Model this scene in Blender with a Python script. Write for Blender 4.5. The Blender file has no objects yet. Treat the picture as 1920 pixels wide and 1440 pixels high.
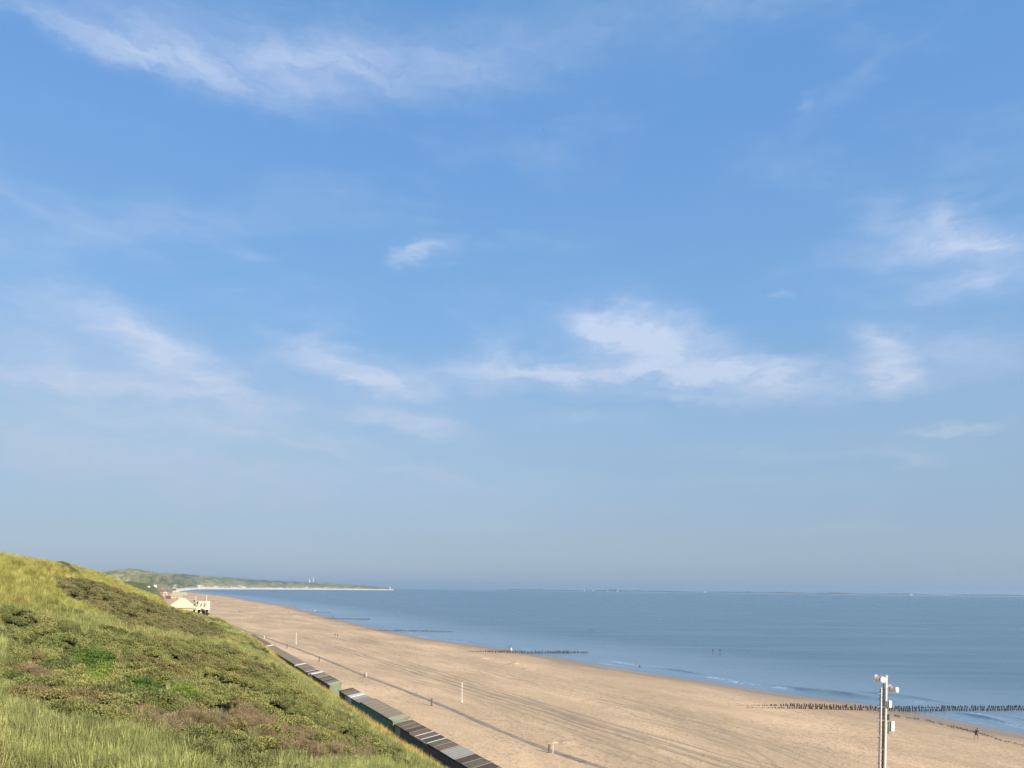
import bpy, bmesh, math, random
import numpy as np
from mathutils import Vector, Matrix
random.seed(7); rng = np.random.default_rng(11)
scene = bpy.context.scene
COL = scene.collection

# ------------------------------------------------------------------ camera
F = 1400.0; CX = 960.0; CY = 1105.0; EYE = 22.0
ROLL = math.atan(0.0118); CR, SR = math.cos(ROLL), math.sin(ROLL)
cam_data = bpy.data.cameras.new('camera'); cam = bpy.data.objects.new('camera', cam_data); COL.objects.link(cam)
cam_data.sensor_width = 36; cam_data.lens = 36 * F / 1920; cam_data.shift_y = (CY - 720) / 1920
cam_data.clip_start = 0.1; cam_data.clip_end = 60000
m = Matrix(((CR, -SR, 0, 0), (0, 0, -1, 0), (SR, CR, 0, EYE), (0, 0, 0, 1)))
cam.matrix_world = m
scene.camera = cam

def ray(px, py):
    a = px - CX; b = -(py - CY)
    return ((a * CR - b * SR) / F, 1.0, (a * SR + b * CR) / F)
def G(px, py, z=0.0):                       # point on the level z seen at a place in the photo
    r = ray(px, py); d = (z - EYE) / r[2]
    return Vector((r[0] * d, d, z))
def AT(px, py, d):
    r = ray(px, py); return Vector((r[0] * d, d, EYE + r[2] * d))
def proj(x, y, z):
    dx = x / y; dz = (z - EYE) / y
    return CX + (dx * CR + dz * SR) * F, CY - (-dx * SR + dz * CR) * F

# ------------------------------------------------------------------ sky, sun, exposure
SUN_EL = math.radians(24); SUN_AZ = math.atan2(0.68, -0.73)      # azimuth from +Y towards +X
view = scene.view_settings
view.view_transform = 'Standard'; view.look = 'None'; view.exposure = 0.45; view.gamma = 1; view.use_curve_mapping = False

world = bpy.data.worlds.new('World'); scene.world = world; world.use_nodes = True
WT = world.node_tree; WT.nodes.clear()

class N:
    """tiny node helper"""
    def __init__(s, t): s.t = t
    def new(s, ty, **kw):
        n = s.t.nodes.new(ty)
        for k, v in kw.items(): setattr(n, k, v)
        return n
    def put(s, sock, v):
        if v is None: return
        if isinstance(v, bpy.types.NodeSocket): s.t.links.new(v, sock)
        else:
            try: sock.default_value = v
            except Exception: sock.default_value = (v, v, v)
    def math(s, op, a, b=None, c=None, clamp=False):
        n = s.new('ShaderNodeMath', operation=op); n.use_clamp = clamp
        s.put(n.inputs[0], a); s.put(n.inputs[1], b); s.put(n.inputs[2], c)
        return n.outputs[0]
    def vmath(s, op, a, b=None, out=0):
        n = s.new('ShaderNodeVectorMath', operation=op)
        s.put(n.inputs[0], a)
        if op == 'SCALE': s.put(n.inputs[3], b)
        else: s.put(n.inputs[1], b)
        return n.outputs[out]
    def noise(s, vec, scale, detail=4, rough=0.5, dist=0.0, out=0):
        n = s.new('ShaderNodeTexNoise')
        s.put(n.inputs['Vector'], vec); n.inputs['Scale'].default_value = scale
        n.inputs['Detail'].default_value = detail; n.inputs['Roughness'].default_value = rough
        n.inputs['Distortion'].default_value = dist
        return n.outputs[out]
    def mapping(s, vec, loc=(0, 0, 0), rot=(0, 0, 0), sc=(1, 1, 1), ty='POINT'):
        n = s.new('ShaderNodeMapping', vector_type=ty); s.put(n.inputs[0], vec)
        n.inputs[1].default_value = loc; n.inputs[2].default_value = rot; n.inputs[3].default_value = sc
        return n.outputs[0]
    def ramp(s, f, stops, interp='LINEAR'):
        n = s.new('ShaderNodeValToRGB'); n.color_ramp.interpolation = interp
        e = n.color_ramp.elements
        while len(e) < len(stops): e.new(0.5)
        for k, (p, c) in enumerate(stops):
            e[k].position = p; e[k].color = (c[0], c[1], c[2], 1) if hasattr(c, '__len__') else (c, c, c, 1)
        s.put(n.inputs[0], f); return n.outputs[0]
    def mix(s, f, a, b, mode='MIX'):
        n = s.new('ShaderNodeMix', data_type='RGBA', blend_type=mode)
        s.put(n.inputs[0], f); s.put(n.inputs[6], a); s.put(n.inputs[7], b); return n.outputs[2]
    def maprange(s, v, a, b, c=0.0, d=1.0, smooth=True):
        n = s.new('ShaderNodeMapRange'); n.interpolation_type = 'SMOOTHSTEP' if smooth else 'LINEAR'
        s.put(n.inputs[0], v)
        for k, q in zip((1, 2, 3, 4), (a, b, c, d)): n.inputs[k].default_value = q
        return n.outputs[0]

def rgb(r, g, b):                            # sRGB 0-255 to linear
    return tuple(((v / 255) / 12.92 if v / 255 <= 0.04045 else ((v / 255 + 0.055) / 1.055) ** 2.4) for v in (r, g, b))
def rgba(r, g, b): return rgb(r, g, b) + (1,)

w = N(WT)
sky = w.new('ShaderNodeTexSky'); sky.sky_type = 'NISHITA'; sky.sun_disc = False
sky.sun_elevation = SUN_EL; sky.sun_rotation = SUN_AZ
sky.air_density = 1.0; sky.dust_density = 1.2; sky.ozone_density = 1.6; sky.altitude = 20
SKY_STRENGTH = 0.115
tc = w.new('ShaderNodeTexCoord')
sep = w.new('ShaderNodeSeparateXYZ'); WT.links.new(tc.outputs['Generated'], sep.inputs[0])
az = w.math('ARCTAN2', sep.outputs[0], sep.outputs[1]); el = w.math('ARCSINE', sep.outputs[2])
comb = w.new('ShaderNodeCombineXYZ'); WT.links.new(az, comb.inputs[0]); WT.links.new(el, comb.inputs[1])
AE = comb.outputs[0]
# domain warp so that the cloud outlines are wispy
warp1 = w.noise(w.mapping(AE, sc=(3.0, 6.0, 1)), 1.6, 3, 0.55, out=1)
warp2 = w.noise(w.mapping(AE, loc=(4, 2, 0), sc=(8.0, 20.0, 1)), 1.6, 6, 0.62, out=1)
off = w.vmath('ADD', w.vmath('MULTIPLY', w.vmath('SUBTRACT', warp1, (0.5, 0.5, 0.5)), (0.09, 0.035, 0)),
              w.vmath('MULTIPLY', w.vmath('SUBTRACT', warp2, (0.5, 0.5, 0.5)), (0.085, 0.055, 0)))
WV = w.vmath('ADD', AE, off)
def ae(px, py):
    r = Vector(ray(px, py)); return math.atan2(r.x, r.y), math.asin(r.z / r.length)
CLOUDS = [  # px, py, half width, half height, slope (deg, down to the right), strength
    (220, 88, 240, 17, 3, .38), (330, 108, 120, 20, 6, .28), (560, 118, 200, 30, -4, .22), (820, 112, 380, 46, -6, .24), (500, 95, 420, 30, 0, .10),
    (130, 450, 190, 26, -14, .16), (310, 405, 120, 26, -8, .13), (785, 466, 34, 11, -8, .55), (478, 463, 46, 12, 0, .22),
    (230, 610, 110, 30, 25, .42), (330, 680, 120, 34, 22, .50), (665, 690, 96, 26, 16, .62), (710, 718, 90, 16, 8, .34),
    (300, 735, 420, 22, 1, .36), (80, 640, 70, 60, 40, .16), (910, 672, 42, 30, -30, .40), (880, 712, 190, 24, 0, .36), (1040, 690, 160, 22, 2, .30),
    (1130, 606, 62, 22, 8, .62), (1260, 650, 112, 40, 22, .80), (1180, 640, 90, 30, 10, .45), (1230, 698, 240, 13, 1, .55),
    (1450, 706, 95, 20, 6, .60), (1260, 738, 110, 9, 4, .35), (1340, 618, 70, 22, 30, .25), (1560, 735, 130, 18, 2, .22),
    (1655, 690, 32, 34, -48, .70), (1640, 635, 40, 20, 15, .52), (1790, 675, 160, 34, 3, .26),
    (1750, 455, 125, 20, 6, .52), (1755, 405, 30, 40, -50, .40), (1850, 445, 60, 18, 8, .34), (1660, 410, 60, 26, 30, .25), (1820, 525, 95, 28, -4, .46),
    (740, 790, 110, 16, 14, .34), (820, 808, 70, 10, 8, .24), (1090, 785, 110, 18, 0, .22), (230, 785, 130, 14, 6, .26),
    (560, 838, 260, 10, 10, .24), (780, 880, 160, 12, 16, .16), (1778, 809, 54, 6, 2, .42), (1720, 858, 60, 8, 8, .28), (1500, 845, 240, 14, 2, .16),
    (250, 700, 330, 60, 10, .26), (150, 850, 300, 50, 5, .34), (600, 900, 420, 50, 6, .28), (120, 700, 110, 22, 0, .22), (560, 640, 60, 22, -20, .18), (430, 800, 300, 20, 3, .2), (1508, 200, 26, 8, -30, .14), (1610, 155, 130, 14, -22, .10), (1465, 552, 14, 5, 0, .22), (1350, 905, 300, 16, 2, .12), (300, 900, 500, 40, 4, .15),
]
acc = None
for px, py, hw, hh, sl, st in CLOUDS:
    a0, e0 = ae(px, py); cc = 1 / (1 + ((px - CX) / F) ** 2) * 1.0
    mp = w.mapping(WV, loc=(a0, e0, 0), rot=(0, 0, -math.radians(sl)), sc=(hw / F * cc * 1.05, hh / F * math.sqrt(cc) * 1.05, 1), ty='TEXTURE')
    g = w.math('MULTIPLY', w.math('POWER', 0.42, w.vmath('DOT_PRODUCT', mp, mp, out=1)), st)
    acc = g if acc is None else w.math('ADD', acc, g)
# thin cirrus everywhere else in the sky
thin = w.math('MULTIPLY', w.maprange(w.noise(w.mapping(AE, sc=(1.2, 4.0, 1)), 2.2, 6, 0.6, 0.4), 0.45, 0.8), 0.26)
acc = w.math('ADD', acc, thin)
fib = w.noise(w.mapping(WV, rot=(0, 0, 0.12), sc=(5, 17, 1)), 2.8, 9, 0.66, 0.4)
acc = w.math('MULTIPLY', acc, w.maprange(fib, 0.25, 0.70, 0.56, 1.22))
acc = w.math('MINIMUM', acc, 0.90)
scol = w.vmath('SCALE', sky.outputs[0], SKY_STRENGTH)
# pale grey blue veil of low haze cloud above the horizon
EC = 2 ** -view.exposure
def disp(*c): return tuple(v * EC for v in rgb(*c))
air = w.ramp(w.maprange(el, 0.0, 0.80, smooth=False), [(0.0, disp(150, 174, 203)), (0.08, disp(149, 172, 200)), (0.24, disp(152, 184, 216)), (0.42, disp(128, 178, 230)), (0.68, disp(110, 164, 228)), (0.85, disp(102, 160, 222)), (1.0, disp(86, 140, 206))])
scol = w.mix(0.8, scol, air)
cloudcol = w.mix(w.maprange(el, 0.06, 0.36), disp(186, 199, 217) + (1,), disp(204, 218, 243) + (1,))
scol = w.mix(acc, scol, cloudcol)
bg = w.new('ShaderNodeBackground'); WT.links.new(scol, bg.inputs[0]); bg.inputs[1].default_value = 1.0
wo = w.new('ShaderNodeOutputWorld'); WT.links.new(bg.outputs[0], wo.inputs[0])

sd = bpy.data.lights.new('sun', 'SUN'); sd.energy = 4.6; sd.angle = math.radians(0.55); sd.color = (1.0, 0.89, 0.72)
sun = bpy.data.objects.new('sun', sd); COL.objects.link(sun)
to_sun = Vector((math.sin(SUN_AZ) * math.cos(SUN_EL), math.cos(SUN_AZ) * math.cos(SUN_EL), math.sin(SUN_EL)))
sun.rotation_euler = to_sun.to_track_quat('Z', 'Y').to_euler()
sun.location = (40, -40, 80)

# ------------------------------------------------------------------ helpers
def tag(o, label=None, cat=None, group=None, kind=None):
    if label: o['label'] = label
    if cat: o['category'] = cat
    if group: o['group'] = group
    if kind: o['kind'] = kind
    return o
def empty(name, loc, rz=0.0, label=None, cat=None, group=None):
    o = bpy.data.objects.new(name, None); COL.objects.link(o); o.empty_display_size = 0.3
    o.location = loc; o.rotation_euler = (0, 0, rz)
    return tag(o, label, cat, group)
def link(name, me, mat=None, parent=None, loc=None, rz=None):
    o = bpy.data.objects.new(name, me); COL.objects.link(o)
    if mat is not None and not me.materials: me.materials.append(mat)
    if parent is not None: o.parent = parent
    if loc is not None: o.location = loc
    if rz is not None: o.rotation_euler = (0, 0, rz)
    return o
def copy_tree(o, parent=None):
    c = o.copy(); COL.objects.link(c)
    if parent is not None: c.parent = parent
    for ch in list(o.children): copy_tree(ch, c)
    return c

class MB:
    def __init__(s): s.v = []; s.f = []; s.mi = []
    def add(s, vs, fs, mi=0):
        b = len(s.v); s.v += [tuple(v) for v in vs]; s.f += [tuple(i + b for i in f) for f in fs]; s.mi += [mi] * len(fs); return s
    def box(s, x0, x1, y0, y1, z0, z1, mi=0, bev=0.0):
        if bev:
            b = bev; vs = []
            for z, i in ((z0, b), (z0 + b, 0), (z1 - b, 0), (z1, b)):
                for (x, y) in ((x0, y0), (x1, y0), (x1, y1), (x0, y1)):
                    cx = 1 if x == x0 else -1; cy = 1 if y == y0 else -1
                    vs.append((x + cx * i, y + cy * i, z))
            fs = [(3, 2, 1, 0), (12, 13, 14, 15)]
            for r in range(3):
                for k in range(4):
                    a = r * 4 + k; c = r * 4 + (k + 1) % 4; fs.append((a, c, c + 4, a + 4))
            return s.add(vs, fs, mi)
        vs = [(x0, y0, z0), (x1, y0, z0), (x1, y1, z0), (x0, y1, z0), (x0, y0, z1), (x1, y0, z1), (x1, y1, z1), (x0, y1, z1)]
        return s.add(vs, [(3, 2, 1, 0), (4, 5, 6, 7), (0, 1, 5, 4), (1, 2, 6, 5), (2, 3, 7, 6), (3, 0, 4, 7)], mi)
    def prism(s, poly, y0, y1, mi=0):          # polygon in xz (counter clockwise seen from -y), extruded along y
        n = len(poly); vs = [(x, y0, z) for x, z in poly] + [(x, y1, z) for x, z in poly]
        fs = [tuple(range(n)), tuple(range(2 * n - 1, n - 1, -1))]
        for k in range(n): fs.append(((k + 1) % n, k, k + n, (k + 1) % n + n))
        return s.add(vs, fs, mi)
    def tube(s, p0, p1, r0, r1=None, n=10, mi=0, rings=1):
        r1 = r0 if r1 is None else r1
        p0 = Vector(p0); p1 = Vector(p1); d = (p1 - p0).normalized()
        a = d.orthogonal().normalized(); b = d.cross(a); vs = []; fs = []
        for q in range(rings + 1):
            t = q / rings; c = p0.lerp(p1, t); r = r0 + (r1 - r0) * t
            for k in range(n):
                an = 2 * math.pi * k / n; vs.append(c + (a * math.cos(an) + b * math.sin(an)) * r)
        for q in range(rings):
            for k in range(n):
                fs.append((q * n + k, q * n + (k + 1) % n, (q + 1) * n + (k + 1) % n, (q + 1) * n + k))
        fs.append(tuple(range(n - 1, -1, -1))); fs.append(tuple(range(rings * n, rings * n + n)))
        return s.add(vs, fs, mi)
    def lathe(s, origin, axis, prof, n=20, mi=0):   # prof: (distance along axis, radius)
        o = Vector(origin); d = Vector(axis).normalized(); a = d.orthogonal().normalized(); b = d.cross(a); vs = []; fs = []
        for t, r in prof:
            for k in range(n):
                an = 2 * math.pi * k / n; vs.append(o + d * t + (a * math.cos(an) + b * math.sin(an)) * max(r, 1e-4))
        for q in range(len(prof) - 1):
            for k in range(n): fs.append((q * n + k, q * n + (k + 1) % n, (q + 1) * n + (k + 1) % n, (q + 1) * n + k))
        fs.append(tuple(range(n - 1, -1, -1))); fs.append(tuple(range((len(prof) - 1) * n, len(prof) * n)))
        return s.add(vs, fs, mi)
    def mesh(s, name, mats=(), smooth=False):
        me = bpy.data.meshes.new(name); me.from_pydata(s.v, [], s.f)
        for mt in (mats if isinstance(mats, (list, tuple)) else [mats]): me.materials.append(mt)
        me.polygons.foreach_set('material_index', s.mi)
        if smooth: me.polygons.foreach_set('use_smooth', [True] * len(s.f))
        me.update(); return me

def npmesh(name, verts, faces, mat=None, smooth=True):
    me = bpy.data.meshes.new(name); nv = len(verts); nf = len(faces); k = faces.shape[1]
    me.vertices.add(nv); me.vertices.foreach_set('co', np.asarray(verts, np.float32).ravel())
    me.loops.add(nf * k); me.loops.foreach_set('vertex_index', faces.astype(np.int32).ravel())
    me.polygons.add(nf); me.polygons.foreach_set('loop_start', np.arange(0, nf * k, k, dtype=np.int32))
    if smooth: me.polygons.foreach_set('use_smooth', np.ones(nf, bool))
    me.update(calc_edges=True)
    if mat: me.materials.append(mat)
    return me
def grid_faces(nu, nv):
    i = np.arange(nu - 1)[:, None] * nv + np.arange(nv - 1)[None, :]; i = i.ravel()
    return np.stack([i, i + nv, i + nv + 1, i + 1], 1)
def point_attr(me, name, arr, ty='FLOAT'):
    a = me.attributes.new(name, ty, 'POINT')
    if ty == 'FLOAT': a.data.foreach_set('value', np.asarray(arr, np.float32).ravel())
    elif ty == 'FLOAT_COLOR': a.data.foreach_set('color', np.asarray(arr, np.float32).ravel())
    elif ty == 'FLOAT_VECTOR': a.data.foreach_set('vector', np.asarray(arr, np.float32).ravel())
    elif ty == 'INT': a.data.foreach_set('value', np.asarray(arr, np.int32).ravel())

_perm = rng.random((256, 256)).astype(np.float64)
def vnoise(x, y):                            # value noise, 0..1
    x = np.asarray(x, float); y = np.asarray(y, float)
    xi = np.floor(x).astype(int); yi = np.floor(y).astype(int); fx = x - xi; fy = y - yi
    fx = fx * fx * (3 - 2 * fx); fy = fy * fy * (3 - 2 * fy)
    def p(a, b): return _perm[a % 256, b % 256]
    return (p(xi, yi) * (1 - fx) + p(xi + 1, yi) * fx) * (1 - fy) + (p(xi, yi + 1) * (1 - fx) + p(xi + 1, yi + 1) * fx) * fy
def fbm(x, y, o=4, g=0.5):
    s = 0; a = 1; t = 0
    for k in range(o): s = s + a * vnoise(x * 2 ** k + 17.3 * k, y * 2 ** k + 9.1 * k); t += a; a *= g
    return s / t
def sstep(a, b, x):
    t = np.clip((np.asarray(x, float) - a) / (b - a), 0, 1); return t * t * (3 - 2 * t)

# ------------------------------------------------------------------ materials
def material(name):
    mt = bpy.data.materials.new(name); mt.use_nodes = True; t = mt.node_tree; t.nodes.clear()
    n = N(t); p = n.new('ShaderNodeBsdfPrincipled'); o = n.new('ShaderNodeOutputMaterial')
    t.links.new(p.outputs[0], o.inputs[0]); return mt, n, p
_pm = {}
def paint(name, col, rough=0.6, var=0.14, scale=3.0, metal=0.0, grain=None, bump=0.0):
    if name in _pm: return _pm[name]
    mt, n, p = material(name); c = n.new('ShaderNodeTexCoord').outputs['Object']
    v = n.mapping(c, sc=grain) if grain else c
    a = n.noise(v, scale, 5, 0.6); b = n.noise(c, scale * 0.25, 3)
    f = n.math('ADD', n.math('MULTIPLY', a, 0.6), n.math('MULTIPLY', b, 0.4))
    lo = tuple(x * (1 - var * 1.5) for x in col); hi = tuple(min(1, x * (1 + var)) for x in col)
    n.put(p.inputs['Base Color'], n.ramp(f, [(0.32, lo), (0.68, hi)]))
    p.inputs['Roughness'].default_value = rough; p.inputs['Metallic'].default_value = metal
    if bump:
        bn = n.new('ShaderNodeBump'); bn.inputs['Strength'].default_value = bump; bn.inputs['Distance'].default_value = 0.02
        n.put(bn.inputs['Height'], a); n.put(p.inputs['Normal'], bn.outputs[0])
    _pm[name] = mt; return mt

# ------------------------------------------------------------------ shore coordinates
O = np.array([-4.0, 72.8]); U = np.array([-0.425, 0.905]); U = U / np.linalg.norm(U); NV = np.array([-U[1], U[0]])
def xy(s, n): return O[0] + s * U[0] + n * NV[0], O[1] + s * U[1] + n * NV[1]
def sn(x, y): return (x - O[0]) * U[0] + (y - O[1]) * U[1], (x - O[0]) * NV[0] + (y - O[1]) * NV[1]
shore_px = [(1880, 1370), (1800, 1353), (1728, 1338), (1650, 1325), (1605, 1317), (1545, 1310), (1460, 1299), (1420, 1293), (1330, 1279),
            (1245, 1267.6), (1160, 1253.6), (1105, 1244), (1050, 1234), (990, 1225), (960, 1219), (880, 1208.5), (800, 1197), (760, 1190), (715, 1181),
            (684, 1173), (640, 1163), (590, 1149), (560, 1141), (540, 1136.5), (480, 1127), (430, 1118), (400, 1115), (380, 1113)]
_ss, _ns = [], []
for p in shore_px:
    g = G(*p); a, b = sn(g.x, g.y); _ss.append(a); _ns.append(b)
_ss = np.array(_ss); _ns = np.array(_ns); o_ = np.argsort(_ss); _ss = _ss[o_]; _ns = _ns[o_]
_ss = np.concatenate([[-700, -160, -60], _ss, [2600, 3600]]); _ns = np.concatenate([[-95, -96, _ns[0]], _ns, [-60, -40]])
def shore_n(s): return np.interp(s, _ss, _ns) + 1.2 * (vnoise(np.asarray(s) / 23.0, 3.3) - .5) + .8 * (vnoise(np.asarray(s) / 7.0, 8.3) - .5)
def foot_n(s): return np.interp(s, [-700, 190, 300, 450, 800, 1300, 1600, 2600], [2.3, 2.3, 6, 20, 24, 24, 30, 40])
kn_n = [0, 2.2, 4.5, 9, 16, 21, 26, 32, 44, 60, 100, 200, 400]
K_near = [3.6, 5.0, 6.9, 9.3, 12.4, 14.2, 15.6, 16.5, 17.8, 18.5, 15, 8, 2.5]
km_n = [0, 2.3, 4.2, 7, 10, 14, 19, 23, 25.5, 33, 42, 52, 70, 100, 160, 400]
K_mid = [3.6, 5.6, 7.0, 8.8, 10.3, 12.0, 13.0, 14.9, 17.5, 20.7, 24.9, 26.8, 24, 17, 9, 2.5]
kf_n = [0, 6, 14, 26, 40, 80, 140, 400]
K_far = [3.6, 6.4, 9.5, 12.5, 14.5, 16.5, 12, 3]
def zland(s, n):
    s = np.asarray(s, float); n = np.asarray(n, float)
    ns = shore_n(s); nf = foot_n(s)
    t = (n - ns) / (nf - ns); tc_ = np.clip(t, 0, 1)
    beach = 3.6 * (0.55 * tc_ ** 0.8 + 0.45 * tc_ ** 2 * (1.6 - 0.6 * tc_) + 0) 
    beach = beach + (0.10 * (fbm(s / 9, n / 4, 3) - .5) + 0.16 * (fbm(s / 30 + 5, n / 12, 2) - .5)) * np.clip(tc_ * 6, 0, 1)
    sea = np.maximum(-(ns - n) * 0.03, -4)
    z = np.where(t < 0, sea, beach)
    mm = np.maximum(n - nf, 0)
    near = np.interp(mm, kn_n, K_near); midz = np.interp(mm, km_n, K_mid); far = np.interp(mm, kf_n, K_far)
    wm = sstep(-25, 70, s); wf = sstep(200, 340, s)
    dune = (near * (1 - wm) + midz * wm) * (1 - wf) + far * wf
    amp = 0.5 + 0.7 * sstep(30, 120, s) + 2.5 * sstep(300, 600, s)
    dune = dune + amp * (fbm(s / 17 + 3, n / 9 + 1, 3) - .5) * np.clip(mm / 6, 0, 1)
    dune = dune + 0.35 * (fbm(s / 4, n / 3, 3) - .5) * np.clip(mm / 3, 0, 1)
    dune = dune + 1.15 * sstep(75, 120, s) * (1 - sstep(190, 230, s)) * sstep(.2, 2.4, mm) * (1 - sstep(7, 13, mm))
    dune = dune + 11.5 * sstep(800, 1100, s) * sstep(2, 13, mm) * (1 - sstep(200, 380, mm))
    # the look-out knoll under the camera
    r2 = ((s + 67.6) ** 2 + (n - 27.3) ** 2); dune = dune + 4.3 * np.exp(-r2 / 40.0)
    return np.where(mm > 0, dune - 3.6 + 3.6 * (1.0), z)
def zl(x, y):
    s, n = sn(x, y); return float(zland(s, n))
def ground_hit(px, py, d0=15, d1=4000):      # where the sight line first meets the land
    d = np.geomspace(d0, d1, 4000); r = ray(px, py); x = r[0] * d; y = d; z = EYE + r[2] * d
    s, n = sn(x, y); h = zland(s, n); k = np.argmax(z <= h)
    return Vector((x[k], y[k], h[k])) if z[k] <= h[k] else None

def spaced(parts):
    out = []
    for a, b, st in parts: out.append(np.arange(a, b, st))
    out.append([parts[-1][1]]); return np.concatenate(out)

# ------------------------------------------------------------------ sand material
mt_sand, n, p = material('sand')
at = n.new('ShaderNodeAttribute'); at.attribute_name = 'sn'; SNV = at.outputs['Vector']
hs = n.new('ShaderNodeSeparateXYZ'); n.put(hs.inputs[0], SNV)
cs, cn, cz = hs.outputs
wob = n.math('MULTIPLY', n.math('SUBTRACT', n.noise(n.mapping(SNV, sc=(0.018, 0.0, 0)), 1.0, 3), 0.5), 26.0)
wob2 = n.math('MULTIPLY', n.math('SUBTRACT', n.noise(n.mapping(SNV, loc=(40, 0, 0), sc=(0.012, 0.02, 0)), 1.0, 2), 0.5), 30.0)
cmb = n.new('ShaderNodeCombineXYZ'); n.put(cmb.inputs[0], n.math('MULTIPLY', cs, 0.012)); n.put(cmb.inputs[1], n.math('ADD', cn, wob))
cmb2 = n.new('ShaderNodeCombineXYZ'); n.put(cmb2.inputs[0], n.math('MULTIPLY', cs, 0.02)); n.put(cmb2.inputs[1], n.math('ADD', cn, wob2))
trk = n.noise(cmb.outputs[0], 0.62, 5, 0.85); trk2 = n.noise(cmb2.outputs[0], 0.45, 5, 0.85)
line = n.maprange(trk, 0.50, 0.60); line2 = n.maprange(trk2, 0.54, 0.66)
# wheel tracks lie in the middle of the beach
band = n.math('MULTIPLY', n.maprange(cn, -66, -46), n.maprange(cn, -14, -24))
patch = n.maprange(n.noise(n.mapping(SNV, sc=(0.012, 0.045, 0)), 1.0, 3, 0.6), 0.36, 0.6)
tracks = n.math('MULTIPLY', n.math('ADD', n.math('MULTIPLY', line, 0.62), n.math('MULTIPLY', line2, 0.55)), n.math('MULTIPLY', band, patch))
TR = [[(561, 1192), (616, 1209), (673, 1228.5), (738.5, 1244), (806, 1267.6), (895, 1296), (978, 1320), (1077, 1349), (1175, 1379), (1274, 1407)],
      [(660, 1210), (725, 1230), (806, 1252), (895, 1283), (978, 1308), (1077, 1338), (1175, 1364), (1300, 1402)],
      [(700, 1262), (780, 1280), (866, 1299), (950, 1325), (1077, 1369), (1189, 1406)],
      [(900, 1262), (1000, 1282), (1091, 1301), (1175, 1317), (1260, 1336), (1358, 1362), (1460, 1395)],
      [(860, 1278), (950, 1302), (1040, 1328), (1120, 1352), (1220, 1385)],
      [(1120, 1330), (1240, 1352), (1330, 1374), (1400, 1400)]]
for k, tr in enumerate(TR):
    q = np.array([sn(*G(a_, b_, 2.4)[:2]) for a_, b_ in tr]); c3, c2, c1, c0 = np.polyfit(q[:, 0], q[:, 1], 3)
    cpos = n.math('MULTIPLY_ADD', n.math('MULTIPLY_ADD', n.math('MULTIPLY_ADD', cs, c3, c2), cs, c1), cs, c0) if False else n.math('ADD', n.math('MULTIPLY', n.math('ADD', n.math('MULTIPLY', n.math('ADD', n.math('MULTIPLY', cs, c3), c2), cs), c1), cs), c0)
    cpos = n.math('ADD', cpos, n.math('MULTIPLY', n.math('SUBTRACT', n.noise(n.mapping(SNV, loc=(7 * k, 0, 0), sc=(0.06, 0, 0)), 1.0, 2), 0.5), 2.4))
    dd = n.math('ABSOLUTE', n.math('SUBTRACT', n.math('ABSOLUTE', n.math('SUBTRACT', cn, cpos)), 1.05))
    inr = n.math('MULTIPLY', n.maprange(cs, q[:, 0].min() - 30, q[:, 0].min()), n.maprange(cs, q[:, 0].max() + 15, q[:, 0].max() - 5))
    dens = n.maprange(n.noise(n.mapping(SNV, loc=(3 * k, 0, 0), sc=(0.05, 0, 0)), 1.0, 3), 0.3, 0.55, 0.35, 1.0)
    tracks = n.math('MAXIMUM', tracks, n.math('MULTIPLY', n.math('MULTIPLY', n.maprange(dd, 0.5, 0.22), inr), n.math('MULTIPLY', dens, (0.95, 0.75, 0.55, 0.5, 0.6, 0.5)[k])))
big = n.noise(n.mapping(SNV, sc=(0.02, 0.06, 0)), 1.0, 5, 0.6)
med = n.noise(n.mapping(SNV, sc=(0.25, 0.5, 0)), 1.0, 5, 0.65)
fine = n.noise(SNV, 3.2, 4, 0.65)
col = n.ramp(big, [(0.3, (0.52, 0.36, 0.205)), (0.5, (0.69, 0.465, 0.262)), (0.66, (0.90, 0.60, 0.335))])
col = n.mix(n.maprange(med, 0.42, 0.7, 0, 0.35), col, (0.88, 0.62, 0.33, 1))
col = n.mix(n.maprange(fine, 0.5, 0.66, 0, 0.5), col, (0.36, 0.255, 0.145, 1))
# pale dry patches
dry = n.maprange(n.noise(n.mapping(SNV, loc=(3, 9, 0), sc=(0.05, 0.16, 0)), 1.0, 3, 0.5), 0.64, 0.72, 0, 0.45)
col = n.mix(dry, col, (0.88, 0.62, 0.37, 1))
ft = n.new('ShaderNodeTexVoronoi'); ft.inputs['Scale'].default_value = 0.9; n.put(ft.inputs['Vector'], n.mapping(SNV, sc=(.8, 1.3, 0)))
ftm = n.math('MULTIPLY', n.maprange(ft.outputs['Distance'], 0.42, 0.2), n.maprange(n.noise(n.mapping(SNV, loc=(90, 20, 0), sc=(0.035, 0.07, 0)), 1.0, 3), 0.42, 0.55, 0, 0.6))
spk = n.maprange(n.noise(n.mapping(SNV, sc=(1.2, .8, 0)), 1.0, 5, 0.8), 0.54, 0.68, 0, 0.38)
col = n.mix(spk, col, (0.40, 0.29, 0.18, 1))
col = n.mix(ftm, col, (0.40, 0.285, 0.18, 1))
col = n.mix(n.math('MULTIPLY', tracks, 0.85, clamp=True), col, (0.31, 0.235, 0.165, 1))
wl = n.math('ADD', cz, n.math('MULTIPLY', n.math('SUBTRACT', n.noise(n.mapping(SNV, sc=(0.05, 0.2, 0)), 1.0, 4), 0.5), 0.3))
wet = n.maprange(wl, 0.10, 0.42, 1, 0)
damp = n.maprange(wl, 0.3, 0.8, 1, 0)
col = n.mix(n.math('MULTIPLY', damp, 0.35), col, (0.50, 0.34, 0.20, 1))
col = n.mix(n.math('MULTIPLY', wet, 0.7), col, (0.26, 0.185, 0.12, 1))
n.put(p.inputs['Base Color'], col); n.put(p.inputs['Roughness'], n.maprange(wl, 0.02, 0.35, 0.22, 0.92))
p.inputs['Specular IOR Level'].default_value = 0.3
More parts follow.
